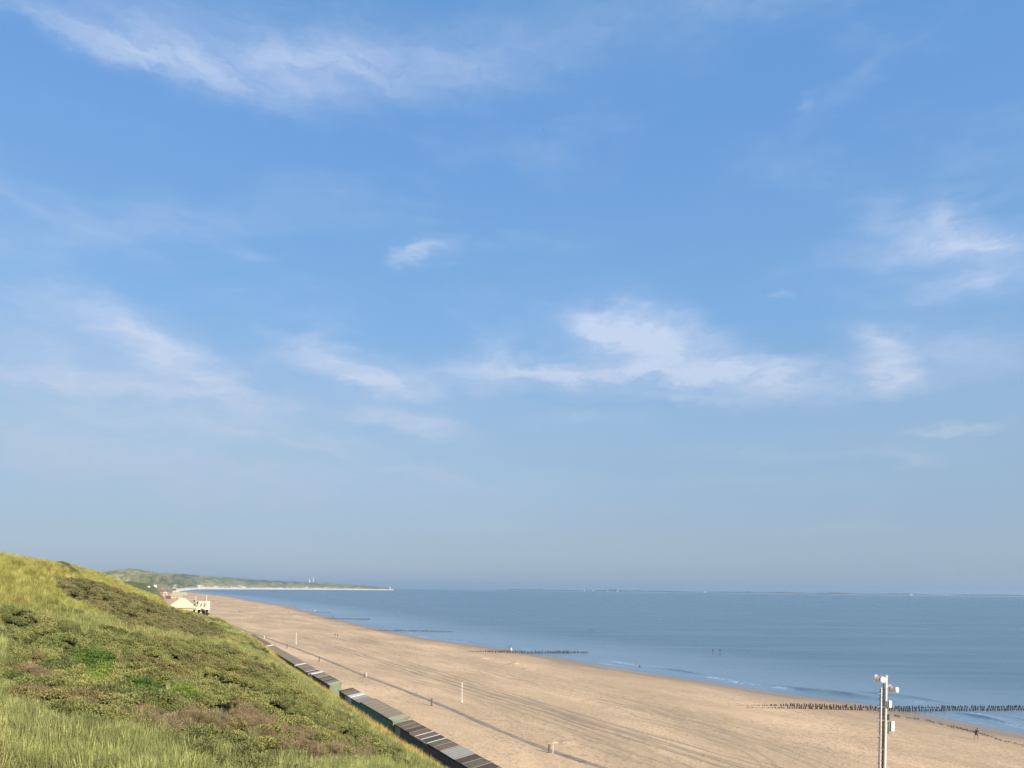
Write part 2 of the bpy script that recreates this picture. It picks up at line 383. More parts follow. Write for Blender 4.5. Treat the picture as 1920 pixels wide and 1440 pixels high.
foots = n.new('ShaderNodeTexVoronoi'); foots.inputs['Scale'].default_value = 1.15; n.put(foots.inputs['Vector'], SNV)
hgt = n.math('ADD', n.math('MULTIPLY', tracks, -0.13), n.math('ADD', n.math('MULTIPLY', fine, 0.10), n.math('MULTIPLY', med, 0.34)))
hgt = n.math('ADD', hgt, n.math('MULTIPLY', n.math('MINIMUM', foots.outputs['Distance'], 0.35), n.maprange(n.noise(SNV, 0.07, 3), 0.40, 0.58, 0.05, 0.45)))
hgt = n.math('MULTIPLY', hgt, n.maprange(wl, 0.1, 0.7, 0.05, 1))
bn = n.new('ShaderNodeBump'); bn.inputs['Strength'].default_value = 0.85; bn.inputs['Distance'].default_value = 0.45
n.put(bn.inputs['Height'], hgt); n.put(p.inputs['Normal'], bn.outputs[0])

# dune soil under the plants
mt_dune, n, p = material('dune_turf')
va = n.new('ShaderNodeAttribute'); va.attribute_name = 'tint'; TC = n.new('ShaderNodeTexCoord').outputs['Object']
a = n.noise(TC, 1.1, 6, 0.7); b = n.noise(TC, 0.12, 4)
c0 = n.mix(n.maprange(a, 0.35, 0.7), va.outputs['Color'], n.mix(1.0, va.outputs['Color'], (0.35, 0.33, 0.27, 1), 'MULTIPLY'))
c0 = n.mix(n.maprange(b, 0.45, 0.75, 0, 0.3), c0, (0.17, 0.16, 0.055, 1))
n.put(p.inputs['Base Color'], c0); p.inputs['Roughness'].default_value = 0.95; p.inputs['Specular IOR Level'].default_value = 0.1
bn = n.new('ShaderNodeBump'); bn.inputs['Strength'].default_value = 1; bn.inputs['Distance'].default_value = 0.5
n.put(bn.inputs['Height'], n.noise(TC, 0.9, 6, 0.7)); n.put(p.inputs['Normal'], bn.outputs[0])

# ------------------------------------------------------------------ land: beach sheet and dunes
gs = spaced([(-650, -120, 30), (-120, 330, 1.0), (330, 700, 4), (700, 2600, 12)])
gn_off = spaced([(-6, 0, 0.25), (0, 4, 0.5)])
def sheet(name, tpar, mat, is_dune):
    S = np.repeat(gs[:, None], len(tpar), 1); T = np.repeat(tpar[None, :], len(gs), 0)
    ns = shore_n(gs)[:, None]; nf = foot_n(gs)[:, None]
    if is_dune: NN = nf + T
    else: NN = np.where(T < 0, ns + T, ns + (nf + 1.0 - ns) * np.clip(T, 0, 1))
    Z = zland(S, NN)
    if not is_dune: Z = np.where(NN > nf, 3.6, Z)
    X, Y = xy(S, NN)
    if is_dune: Z = Z - 0.03 * (T == 0)
    v = np.stack([X, Y, Z], -1).reshape(-1, 3)
    me = npmesh(name, v, grid_faces(len(gs), len(tpar))[:, ::-1] if True else None, mat)
    return me, S, NN, Z, X, Y
tb = np.concatenate([[-60, -30, -15, -8, -4, -2], np.linspace(0, 1, 150)])
me, S, NN, Z, X, Y = sheet('beach', tb, mt_sand, False)
point_attr(me, 'sn', np.stack([S, NN, Z], -1), 'FLOAT_VECTOR')
beach = tag(link('beach', me), kind='structure')

def inpoly(px, py, poly):
    c = np.zeros(np.shape(px), bool); j = len(poly) - 1
    for i in range(len(poly)):
        xi, yi = poly[i]; xj, yj = poly[j]
        hit = ((yi > py) != (yj > py)) & (px < (xj - xi) * (py - yi) / (yj - yi + 1e-9) + xi); c ^= hit; j = i
    return c
# plant zones of the slope: 0 marram grass, 1 olive shrubs, 2 bright green leaves, 3 brown twigs, 4 dark dense shrub, 5 tan grass edge
Z_BROWNBAND = [(95, 1085), (150, 1088), (220, 1110), (300, 1138), (370, 1160), (430, 1190), (400, 1200), (330, 1190), (240, 1178), (180, 1150), (120, 1120)]
Z_SHRUB = [(0, 1150), (60, 1155), (150, 1190), (260, 1205), (420, 1215), (520, 1265), (600, 1330), (700, 1385), (760, 1440), (480, 1440), (440, 1424), (330, 1404), (200, 1380), (100, 1366), (38, 1336), (0, 1328)]
Z_G1 = [(124, 1246), (150, 1239), (180, 1240), (205, 1250), (214, 1262), (200, 1278), (188, 1290), (168, 1290), (158, 1270), (135, 1262)]
Z_G2 = [(222, 1290), (245, 1283), (275, 1292), (300, 1305), (325, 1318), (300, 1322), (262, 1312), (235, 1302)]
Z_G3 = [(325, 1310), (345, 1303), (365, 1316), (362, 1328), (338, 1328)]
Z_G4 = [(108, 1062), (125, 1062), (145, 1078), (140, 1086), (122, 1078)]
Z_B1 = [(190, 1338), (240, 1345), (290, 1330), (350, 1335), (420, 1345), (410, 1385), (350, 1394), (270, 1378), (215, 1362)]
Z_B2 = [(400, 1340), (440, 1335), (500, 1355), (560, 1375), (640, 1385), (690, 1400), (700, 1440), (560, 1425), (450, 1390)]
Z_B3 = [(60, 1240), (90, 1270), (140, 1310), (200, 1340), (150, 1345), (70, 1320), (30, 1290)]
TINT = np.array([(0.19, 0.20, 0.07), (0.065, 0.065, 0.03), (0.03, 0.08, 0.015), (0.08, 0.055, 0.035), (0.055, 0.055, 0.028), (0.30, 0.25, 0.09)])  # shrub zone tints darkened: shade in the gaps painted in, over dark litter
def zone_of(X, Y, Z):
    yy = np.maximum(Y, 1.0); px, py = proj(X, yy, Z)
    jx = 44 * (fbm(X / 2.6, Y / 2.6, 4, .7) - .5); jy = 26 * (fbm(X / 2.3 + 9, Y / 2.3, 4, .7) - .5)
    px0, py0 = px + jx * .25, py + 2 + jy * .25; px = px + jx; py = py + jy
    z = np.zeros(np.shape(X), int)
    s, nn = sn(X, Y)
    z[inpoly(px, py, Z_SHRUB)] = 1; z[inpoly(px0, py0 - 4, Z_BROWNBAND)] = 4
    z[(inpoly(px, py, Z_B1) | inpoly(px, py, Z_B2)) & (fbm(X / 1.6 + 20, Y / 1.6, 3) > .39)] = 3
    z[inpoly(px, py, Z_B3) & (fbm(X / 1.7, Y / 1.7, 2) > .52)] = 3
    for q in (Z_G1, Z_G2, Z_G3): z[inpoly(px0, py0, q)] = 2
    z[inpoly(px, py, Z_G4)] = 4
    edge = (nn < 6.5 + 3 * (fbm(s / 14, 2 * s / 14, 2) - .5)) & (s > -20)
    z[edge & (z != 0) & (z != 2)] = 0
    z[(nn < 5.5) & (s > -5) & (s < 260) & (z == 0) & (fbm(X / 4, Y / 4, 3) > .42)] = 5
    z[(s > 150) & (nn > 6) & (nn < 17) & (fbm(X / 9, Y / 9, 3) > .5)] = 1
    off = (Y < 1) | (px < -10) & (s < 60)
    z[off & (fbm(X / 9, Y / 9, 3) > .5)] = 1
    return z
td = np.concatenate([np.arange(0, 64, 0.8), np.arange(64, 120, 4), np.arange(120, 420, 20), [500, 800, 1500, 3000, 6000]])
me, S, NN, Z, X, Y = sheet('dunes', td, mt_dune, True)
Z2 = Z.copy()
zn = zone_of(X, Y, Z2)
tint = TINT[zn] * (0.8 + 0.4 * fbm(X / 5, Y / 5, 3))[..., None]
# dusty sand showing at the foot of the farther dunes
sandy = ((fbm(X / 14, Y / 30, 3) > .45) & (S > 330) & (NN - foot_n(S) < 10) & (NN - foot_n(S) > -1))[..., None]
tint = np.where(sandy, np.array((0.42, 0.31, 0.2)), tint)
fargreen = sstep(300, 500, S)[..., None]
tint = np.where(sandy, tint, tint * (1 - fargreen) + fargreen * np.array((0.21, 0.23, 0.10)) * (0.7 + 0.6 * fbm(X / 25, Y / 25, 3))[..., None])
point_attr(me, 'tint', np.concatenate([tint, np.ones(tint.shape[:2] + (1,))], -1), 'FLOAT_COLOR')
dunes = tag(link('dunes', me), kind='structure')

# ------------------------------------------------------------------ sea
mt_sea, n, p = material('sea_water')
at = n.new('ShaderNodeAttribute'); at.attribute_name = 'off'; OFF = at.outputs['Fac']
fa = n.new('ShaderNodeAttribute'); fa.attribute_name = 'foam'; FO = fa.outputs['Fac']
TC = n.new('ShaderNodeTexCoord').outputs['Object']
bands = n.noise(n.mapping(TC, rot=(0, 0, 0.04), sc=(0.0016, 0.016, 1)), 1.0, 5, 0.6)
bands2 = n.noise(n.mapping(TC, rot=(0, 0, 0.03), sc=(0.012, 0.08, 1)), 1.0, 4, 0.6)
deep = n.mix(n.maprange(bands, 0.35, 0.65), (0.06, 0.135, 0.19, 1), (0.155, 0.235, 0.275, 1))
deep = n.mix(n.maprange(bands2, 0.45, 0.62, 0, 0.5), deep, (0.05, 0.125, 0.18, 1))
col = n.mix(n.maprange(OFF, 6.0, 90.0), (0.21, 0.30, 0.355, 1), deep)
col = n.mix(n.maprange(OFF, -1.0, 3.5), (0.25, 0.235, 0.21, 1), col)
fn = n.noise(n.mapping(TC, sc=(1, 1, 1)), 1.4, 5, 0.75)
foam = n.math('MULTIPLY', FO, n.maprange(fn, 0.42, 0.56))
n.put(p.inputs['Base Color'], n.mix(foam, col, (0.70, 0.73, 0.76, 1)))
rgh = n.mix(foam, n.mix(n.maprange(bands, 0.3, 0.7), (0.22,) * 3 + (1,), (0.34,) * 3 + (1,)), (0.8, 0.8, 0.8, 1)); n.put(p.inputs['Roughness'], rgh)
p.inputs['IOR'].default_value = 1.333
rip = n.math('ADD', n.math('MULTIPLY', n.noise(n.mapping(TC, rot=(0, 0, 0.5), sc=(0.35, 0.9, 1)), 1.0, 6, 0.6), 0.35),
             n.math('MULTIPLY', n.noise(n.mapping(TC, rot=(0, 0, 0.45), sc=(0.04, 0.13, 1)), 1.0, 3, 0.5), 1.1))
bn = n.new('ShaderNodeBump'); bn.inputs['Strength'].default_value = 0.55; bn.inputs['Distance'].default_value = 0.5
n.put(bn.inputs['Height'], rip); n.put(p.inputs['Normal'], bn.outputs[0])

ss = spaced([(-3000, -200, 400), (-200, -130, 35), (-130, 320, 1.25), (320, 800, 8), (800, 3000, 60), (3000, 15000, 1000)])
oo = np.concatenate([[-40, -10, -4, -2], np.arange(0, 30, 0.35), np.arange(30, 80, 1.5), np.arange(80, 400, 20), np.geomspace(400, 16000, 24)])   # metres offshore
S = np.repeat(ss[:, None], len(oo), 1); D = np.repeat(oo[None, :], len(ss), 0)
NNs = shore_n(np.clip(ss, -700, 2600))[:, None] - D
NNs = np.where(ss[:, None] > 2600, -60 - D + (ss[:, None] - 2600) * 0.3 * (D < 0), NNs)
zs = np.zeros_like(S); foamv = np.zeros_like(S)
near = (S > -130) & (S < 320)
for off_, amp, ln, ph in ((4.0, .10, 19, 2.2), (7.5, .22, 26, 5.1), (13.5, .17, 37, 9.7), (21, .13, 52, 14.1), (33, .10, 60, 1.1)):
    cpos = off_ + 2.6 * (vnoise(S / 16 + ph, ph) - .5) + 1.2 * (vnoise(S / 5 + ph, ph + 3) - .5)
    a = np.clip((vnoise(S / ln + ph * 2, 4.4 + ph) - .45) * 3.0, 0, 1)
    q = (D - cpos); prof = np.where(q < 0, np.exp(-(q / .45) ** 2), np.exp(-(q / 1.3) ** 2))
    zs += np.where(near, amp * a * prof, 0)
    if off_ < 15:
        fr = np.clip((vnoise(S / 9 + ph * 3, 7.7 + ph) - .58) * 5, 0, 1) * a
        foamv = np.maximum(foamv, np.where(near, fr * np.exp(-((q + .5) / .75) ** 2), 0))
edge_f = np.exp(-((D - 0.9 - 1.2 * vnoise(S / 8, 2.2)) / .22) ** 2) * np.clip((vnoise(S / 21, 12.2) - .5) * 4, 0, 1)
foamv = np.maximum(foamv, np.where(near, edge_f * .9, 0))
def foam_spot(px, py, ln, white=.9, amp=.24):                   # breaking crests seen in the photo
    g = G(px, py, 0); s0, n0 = sn(g.x, g.y); d0 = float(shore_n(s0)) - n0
    global zs, foamv
    q = D - d0 - 1.2 * (vnoise(S / 6, 5.5) - .5); e = np.exp(-((S - s0) / ln) ** 2)
    zs = zs + np.where(near, amp * e * np.where(q < 0, np.exp(-(q / .5) ** 2), np.exp(-(q / 1.4) ** 2)), 0)
    foamv = np.maximum(foamv, np.where(near, e * white * np.exp(-((q + .55) / .8) ** 2), 0))
for a_ in ((1170, 1243, 9), (1345, 1272, 5), (1390, 1280, 5), (1835, 1342, 3.5), (1465, 1290, 3)): foam_spot(*a_)
for a_ in ((1500, 1294, 9), (1560, 1301, 9), (1605, 1307, 8), (1690, 1306, 9), (1842, 1346, 5), (1280, 1259, 10)): foam_spot(*a_, white=0, amp=.42)
zs += np.where(near, .02 * (fbm(S / 2.2, D / .9, 3) - .5), 0)
X, Y = xy(S, NNs)
# the far edge of the sea lies on one circle round the look-out, at the distance of the horizon
R = np.hypot(X, Y); lim = 15000.0; k = np.where(R > lim, lim / R, 1); X = X * k; Y = Y * k
me = npmesh('sea', np.stack([X, Y, zs], -1).reshape(-1, 3), grid_faces(len(ss), len(oo)), mt_sea)
point_attr(me, 'off', D); point_attr(me, 'foam', foamv)
sea = tag(link('sea', me), kind='structure')

# ------------------------------------------------------------------ headland across the bay, opposite shore
mt_head, n, p = material('headland_turf')
at = n.new('ShaderNodeAttribute'); at.attribute_name = 'band'; BD = at.outputs['Fac']
TC = n.new('ShaderNodeTexCoord').outputs['Object']
ah = n.new('ShaderNodeAttribute'); ah.attribute_name = 'lay'; TC = ah.outputs['Vector']
a = n.noise(TC, 0.9, 5, 0.6); b = n.noise(TC, 2.6, 5, 0.65)
c0 = n.ramp(a, [(0.32, (0.09, 0.12, 0.05)), (0.5, (0.17, 0.19, 0.09)), (0.68, (0.30, 0.26, 0.15))])
c0 = n.mix(n.maprange(b, 0.45, 0.6, 0, 0.7), c0, (0.36, 0.31, 0.20, 1))
c0 = n.mix(n.maprange(n.noise(TC, 4.0, 5, 0.7), 0.54, 0.62, 0, 0.7), c0, (0.05, 0.085, 0.04, 1))
c0 = n.mix(n.maprange(b, 0.62, 0.72, 0, 0.5), c0, (0.03, 0.055, 0.03, 1))
c0 = n.mix(n.maprange(n.math('ADD', BD, n.math('MULTIPLY', n.math('SUBTRACT', b, 0.5), 0.5)), 0.42, 0.5), (0.78, 0.70, 0.58, 1), c0)
n.put(p.inputs['Base Color'], c0); p.inputs['Roughness'].default_value = 0.95
HS = [  # px, distance of water edge, distance of dune foot, ridge y px, ridge distance
    (120, 1500, 1480, 1078, 1600), (160, 1500, 1500, 1079, 1600), (190, 1520, 1520, 1075, 1600), (215, 1540, 1540, 1069, 1620), (240, 1570, 1570, 1067, 1660), (262, 1620, 1620, 1068.5, 1740),
    (285, 1720, 1760, 1073.5, 1900), (300, 1850, 1900, 1075, 2100), (320, 2100, 2200, 1075.5, 2500), (345, 3100, 3200, 1077, 3500),
    (372, 4450, 4550, 1079.5, 4850), (410, 4800, 4900, 1082.5, 5250), (450, 5000, 5100, 1085.5, 5500), (500, 5250, 5370, 1089, 5800), (540, 5500, 5630, 1091, 6100),
    (590, 5900, 6030, 1092.5, 6450), (640, 6300, 6430, 1095.5, 6800), (690, 6700, 6830, 1099.0, 7150), (722, 6950, 7060, 1102.2, 7300), (738, 7060, 7120, 1104.6, 7200)]
HS = np.array(HS, float); tpx = np.linspace(120, 738, 420)
dw, df, ry, rd = [np.interp(tpx, HS[:, 0], HS[:, k]) for k in (1, 2, 3, 4)]
prof = [(-0.12, -3), (0, -0.3), (0.5, 3), (1.0, 9)]
V = []; B = []; LY = []
for i, px in enumerate(tpx):
    rx = ray(px, CY); hz = -(0.0)
    r = ray(px, ry[i]); dirv = np.array([r[0], 1.0]); zr = EYE + r[2] * rd[i]
    inland = px < 330
    row = []
    ts = np.linspace(0, 1, 34)
    for q in (-0.6, -0.2, 0.0, 0.33, 0.66, 1.0):
        d = dw[i] + (df[i] - dw[i]) * q
        zz = -2 if q < 0 else (0.0 + 9 * q) if not inland else 6 + 4 * q
        if q < 0 and inland: zz = 4
        row.append((d, zz, q * 0.4 if not inland else 0.8))
    for t in ts[1:]:
        d = df[i] + (rd[i] - df[i]) * t
        zz = 9 + (zr - 9) * (1 - (1 - t) ** 1.6)
        zz += min(zr, 60) * 0.34 * (float(fbm(px / 26.0 + 3, t * 2.6, 3)) - .5) * 4 * t * (1 - t) + (1.2 * float(vnoise(px / 3.3, 5.0)) + 2.5 * float(vnoise(px / 11.0, 3.0))) * max(0, t - .8) * 5 * rd[i] / 3000
        if 0.96 < t: zz += 0
        row.append((d, zz, 0.45 + t * 0.5))
    for t in np.linspace(0, 1, 14)[1:]:
        d = rd[i] + (900 + rd[i] * 0.1) * t
        row.append((d, zr * (1 - t) ** 1.5 + 2 - 2 * (1 - t) - (0.12 * zr * math.sin(t * 9) * (1 - t)), 1.0))
    for q_, (d, zz, bd) in enumerate(row): LY.append((px / 40.0, bd * 3.2, 0))
    for d, zz, bd in row: V.append((dirv[0] * d, dirv[1] * d, zz)); B.append(bd)
nr = len(row)
V = np.array(V); B = np.array(B)
me = npmesh('headland', V, grid_faces(len(tpx), nr), mt_head); point_attr(me, 'band', B); point_attr(me, 'lay', np.array(LY), 'FLOAT_VECTOR')
tag(link('headland', me), kind='structure')

mt_far = paint('far_shore', (0.09, 0.11, 0.11), 0.95, scale=0.002); mt_farsand = paint('far_sand', (0.6, 0.55, 0.46), 0.95, scale=0.002)
V = []; NF = 300; fpx = np.linspace(930, 2300, NF)
for i, px in enumerate(fpx):
    dd = 14300 - 250 * vnoise(px / 60.0, 3.1); h = 9 + 17 * fbm(px / 40.0, 2.2, 4) * sstep(930, 1010, px) + (8 if vnoise(px / 23.0, 9.1) > .62 else 0)
    h *= 1.0 + 0.9 * vnoise(px / 110.0, 5.5)
    r = ray(px, CY)
    for (q, zz) in ((0, -1), (40, 3), (60, h * .8), (160, h), (420, h * .9), (600, -1)):
        V.append((r[0] * (dd + q), dd + q, zz))
me = npmesh('far_shore', np.array(V), grid_faces(NF, 6), mt_far, smooth=False); me.materials.append(mt_farsand)
mi = np.zeros(len(me.polygons), np.int32); mi.reshape(NF - 1, 5)[:, 0] = 1; me.polygons.foreach_set('material_index', mi)
tag(link('far_shore', me), kind='structure')

# ------------------------------------------------------------------ plants on the slope (ground cover)
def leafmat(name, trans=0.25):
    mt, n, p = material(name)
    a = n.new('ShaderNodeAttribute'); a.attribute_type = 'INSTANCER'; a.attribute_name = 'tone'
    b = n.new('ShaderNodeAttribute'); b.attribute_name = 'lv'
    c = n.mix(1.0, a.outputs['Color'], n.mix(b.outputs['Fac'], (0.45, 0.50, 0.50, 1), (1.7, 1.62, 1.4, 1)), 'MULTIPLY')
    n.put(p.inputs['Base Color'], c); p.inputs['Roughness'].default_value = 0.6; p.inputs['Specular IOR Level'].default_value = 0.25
    tr = n.new('ShaderNodeBsdfTranslucent'); n.put(tr.inputs[0], c); mx = n.new('ShaderNodeMixShader'); mx.inputs[0].default_value = trans
    mt.node_tree.links.new(p.outputs[0], mx.inputs[1]); mt.node_tree.links.new(tr.outputs[0], mx.inputs[2])
    o = [q for q in mt.node_tree.nodes if q.type == 'OUTPUT_MATERIAL'][0]; mt.node_tree.links.new(mx.outputs[0], o.inputs[0])
    return mt
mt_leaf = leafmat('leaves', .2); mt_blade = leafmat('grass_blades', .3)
def grass_proto(k, nb=46, h=0.85, spread=0.34, lean=0.35):
    r = np.random.default_rng(100 + k); vs = []; fs = []; lv = []
    for b in range(nb):
        an = r.uniform(0, 2 * math.pi); rr = spread * math.sqrt(r.random()); x, y = rr * math.cos(an), rr * math.sin(an)
        hh = h * r.uniform(.55, 1.1); la = an + r.uniform(-.6, .6); ln = lean * r.uniform(.1, 1.3) * hh; wd = r.uniform(.007, .016)
        dx, dy = math.cos(la), math.sin(la); sx, sy = -dy, dx; tone = r.random(); base = len(vs)
        for t in (0, .4, .75, 1):
            q = wd * (1 - t) ** .6 + .001; ox = x + dx * ln * t * t; oy = y + dy * ln * t * t; oz = hh * (t - .18 * t * t * ln / hh)
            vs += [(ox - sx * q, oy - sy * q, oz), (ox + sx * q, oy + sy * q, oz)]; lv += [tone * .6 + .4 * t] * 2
        for t in range(3): fs.append((base + 2 * t, base + 2 * t + 1, base + 2 * t + 3, base + 2 * t + 2))
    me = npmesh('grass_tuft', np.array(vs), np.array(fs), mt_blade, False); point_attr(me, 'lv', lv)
    return bpy.data.objects.new('grass_tuft', me)
def shrub_proto(k, nl=760, R=0.62, H=0.85, twig=False):
    r = np.random.default_rng(200 + k); vs = []; fs = []; lv = []
    cl = [(r.uniform(-.5, .5) * R, r.uniform(-.5, .5) * R, H * r.uniform(.25, .72), r.uniform(.22, .4)) for _ in range(7)]
    for b in range(nl):
        cx, cy, cz, cr = cl[r.integers(len(cl))]
        d = r.normal(size=3); d /= np.linalg.norm(d); d[2] = abs(d[2]) * .9 - .15
        pz = np.array([cx, cy, cz]) + d * cr * r.uniform(.55, 1.05) * np.array([1, 1, .85])
        if pz[2] < 0: continue
        ax = d + r.normal(size=3) * .55 + np.array([0, 0, .5]); ax /= np.linalg.norm(ax)
        sd_ = np.cross(ax, r.normal(size=3)); sd_ /= np.linalg.norm(sd_)
        L = r.uniform(.07, .13) * (1.5 if twig else 1); W = (.006 if twig else r.uniform(.02, .034)); t = r.random(); base = len(vs)
        vs += [pz - ax * L * .5 - sd_ * W * .3, pz - sd_ * W, pz + ax * L * .6, pz + sd_ * W]; fs.append((base, base + 1, base + 2, base + 3))
        lv += [t] * 4
    me = npmesh('shrub_clump', np.array(vs), np.array(fs), mt_leaf, False); point_attr(me, 'lv', lv)
    return bpy.data.objects.new('shrub_clump', me)

def scatter(name, protos, pts, scale, tone, kind_label):
    c = bpy.data.collections.new(name + '_sources')
    for q in protos: c.objects.link(q)
    me = bpy.data.meshes.new(name); me.vertices.add(len(pts)); me.vertices.foreach_set('co', np.asarray(pts, np.float32).ravel())
    point_attr(me, 'scl', scale); point_attr(me, 'tone', np.concatenate([tone, np.ones((len(pts), 1))], 1), 'FLOAT_COLOR')
    point_attr(me, 'idx', rng.integers(0, len(protos), len(pts)), 'INT')
    rot = np.stack([rng.normal(0, .12, len(pts)), rng.normal(0, .12, len(pts)), rng.uniform(0, 6.28, len(pts))], 1); point_attr(me, 'rot', rot, 'FLOAT_VECTOR')
    o = link(name, me); ng = bpy.data.node_groups.new(name, 'GeometryNodeTree')
    ng.interface.new_socket('Geometry', in_out='INPUT', socket_type='NodeSocketGeometry'); ng.interface.new_socket('Geometry', in_out='OUTPUT', socket_type='NodeSocketGeometry')
    gi = ng.nodes.new('NodeGroupInput'); go = ng.nodes.new('NodeGroupOutput'); ip = ng.nodes.new('GeometryNodeInstanceOnPoints')
    ci = ng.nodes.new('GeometryNodeCollectionInfo'); ci.inputs[0].default_value = c; ci.inputs[1].default_value = True; ci.inputs[2].default_value = True
    ip.inputs['Pick Instance'].default_value = True
    def na(nm, ty):
        q = ng.nodes.new('GeometryNodeInputNamedAttribute'); q.data_type = ty; q.inputs[0].default_value = nm; return q.outputs[0]
    L = ng.links
    L.new(gi.outputs[0], ip.inputs['Points']); L.new(ci.outputs[0], ip.inputs['Instance']); L.new(na('idx', 'INT'), ip.inputs['Instance Index'])
    er = ng.nodes.new('FunctionNodeEulerToRotation'); L.new(na('rot', 'FLOAT_VECTOR'), er.inputs[0]); L.new(er.outputs[0], ip.inputs['Rotation'])
    L.new(na('scl', 'FLOAT'), ip.inputs['Scale']); L.new(ip.outputs[0], go.inputs[0])
    md = o.modifiers.new('scatter', 'NODES'); md.node_group = ng
    return tag(o, kind_label[0], kind_label[1], kind='stuff')

def sample(nmax, s0, s1, n0, n1, dens):
    s = rng.uniform(s0, s1, nmax); nn = rng.uniform(n0, n1, nmax); nn = nn + foot_n(s) - 2.3
    x, y = xy(s, nn); z = zland(s, nn); d = np.hypot(x, y)
    yy = np.maximum(y, .5); px, py = proj(x, yy, z)
    keep = (y > 1) & (px > -500) & (px < 2300) & (py < 2100) & (rng.random(nmax) < dens(d)) & (d > 6)
    return x[keep], y[keep], z[keep], d[keep], s[keep], nn[keep]
# grass
x, y, z, d, s, nn = sample(420000, -62, 330, 2.4, 75, lambda d: np.clip((38 / d) ** 1.15, 0.05, 1))
zn = zone_of(x, y, z)
isg = (zn == 0) | (zn == 5) | (rng.random(len(x)) < np.where(zn == 1, .035, np.where(zn == 3, .05, .02)))
isg &= ~((d > 200) & (rng.random(len(x)) < .3))
x, y, z, d, s, nn, zn = [q[isg] for q in (x, y, z, d, s, nn, zn)]
v1 = fbm(x / 6, y / 6, 3)[:, None]; v2 = fbm(x / 1.3 + 40, y / 1.3, 2)[:, None]
gcol = np.array((0.25, 0.28, 0.105)) * (1 - v1) + np.array((0.31, 0.315, 0.13)) * v1
ppx, ppy = proj(x, y, z)
yel = (sstep(60, 110, d) * (ppy < 1160))[:, None]                 # yellower, drier grass up on the crest
gcol = gcol * (1 - .75 * yel) + .75 * yel * np.array((0.37, 0.345, 0.095))
orange = (sstep(.58, .7, fbm(x / 7 + 9, y / 7, 3)) * .35 * (d > 45))[:, None]
gcol = gcol * (1 - orange) + orange * np.array((0.40, 0.26, 0.10))
tan = (((zn == 5) | ((nn < 9) & (s > -10))) * (fbm(x / 3, y / 3, 2) > .40))[:, None]
gcol = np.where(tan, np.array((0.50, 0.39, 0.14)), gcol) * (0.6 + .8 * v2) * rng.uniform(.6, 1.4, (len(x), 1))
dryb = (rng.random((len(x), 1)) < .10) * .7; gcol = gcol * (1 - dryb) + dryb * np.array((0.58, 0.56, 0.24))
pts = np.stack([x, y, z - .05], 1); scl = rng.uniform(.6, 1.15, len(x)) * np.where(zn == 0, 1, .85) * (1 + .0016 * np.clip(d, 0, 250)) * np.where(nn < 5, .55, 1)
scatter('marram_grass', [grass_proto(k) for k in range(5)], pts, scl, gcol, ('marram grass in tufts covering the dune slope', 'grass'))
# shrubs
x, y, z, d, s, nn = sample(400000, -62, 330, 3.6, 70, lambda d: np.clip((45 / d) ** 1.1, 0.06, 1) * .55)
zn = zone_of(x, y, z)
iss = (zn == 1) | (zn == 2) | (zn == 3) | (zn == 4) & (rng.random(len(x)) < .8) | ((zn == 0) & (fbm(x / 5 + 50, y / 5, 3) > .66) & (proj(x, y, z)[1] > 1150) & (rng.random(len(x)) < .4))
gap = (fbm(x / 1.15 + 7, y / 1.15 + 3, 2) < .44) & (zn != 2)
iss &= ~gap & (nn > 4.5)
x, y, z, d, s, nn, zn = [q[iss] for q in (x, y, z, d, s, nn, zn)]
CT = {1: ((0.18, 0.20, 0.075), (0.31, 0.305, 0.115)), 2: ((0.085, 0.155, 0.035), (0.22, 0.28, 0.055)), 3: ((0.31, 0.22, 0.14), (0.27, 0.22, 0.125)), 4: ((0.19, 0.185, 0.085), (0.27, 0.245, 0.115)), 0: ((0.13, 0.15, 0.06), (0.2, 0.2, 0.08))}
v1 = fbm(x / 2.4 + 5, y / 2.4, 3); lo = np.array([CT[int(q)][0] for q in zn]); hi = np.array([CT[int(q)][1] for q in zn])
f = sstep(.3, .7, v1)[:, None]; tone = (lo * (1 - f) + hi * f) * rng.uniform(.85, 1.18, (len(x), 1))
browny = ((zn == 1) * sstep(.52, .66, fbm(x / 5 + 80, y / 5, 3)) * .6)[:, None]
tone = tone * (1 - browny) + browny * np.array((0.24, 0.175, 0.09))
pts = np.stack([x, y, z - .12 + 1.3 * (fbm(x / 1.9 + 5, y / 1.9, 2) - .45)], 1); scl = rng.uniform(.5, 1.02, len(x)) * (1 + .003 * np.clip(d - 40, 0, 200))
q = zn == 3
scatter('sea_buckthorn', [shrub_proto(k) for k in range(6)], pts[~q], scl[~q], tone[~q], ('low olive and bright green shrubs covering the middle of the dune', 'shrubs'))
scatter('dry_scrub', [shrub_proto(20 + k, 480, twig=True) for k in range(4)], pts[q], scl[q] * 1.05, tone[q], ('brown leafless scrub patches low on the dune', 'scrub'))

# ------------------------------------------------------------------ beach huts
HW = 2.0; HD = 1.95; HUTZ = 3.62
wood = {
    'dark green': paint('hut_dark_green', (0.11, 0.16, 0.12), .7, .3, 2, grain=(3, 3, .3)), 'teal': paint('hut_teal', (0.07, 0.30, 0.26), .65, .3, 2, grain=(3, 3, .3)),
    'blue black': paint('hut_blue_black', (0.09, 0.13, 0.16), .65, .3, 2, grain=(3, 3, .3)), 'white': paint('hut_white', (0.72, 0.71, 0.66), .6, .08, 2, grain=(3, 3, .3)),
    'pale grey': paint('hut_pale_grey', (0.40, 0.43, 0.42), .6, .12, 2, grain=(3, 3, .3)), 'olive green': paint('hut_olive', (0.19, 0.235, 0.14), .7, .16, 2, grain=(3, 3, .3)),
    'maroon': paint('hut_maroon', (0.09, 0.045, 0.045), .7, .25, 2, grain=(3, 3, .3)), 'brown': paint('hut_brown', (0.14, 0.10, 0.075), .7, .2, 2, grain=(3, 3, .3))}
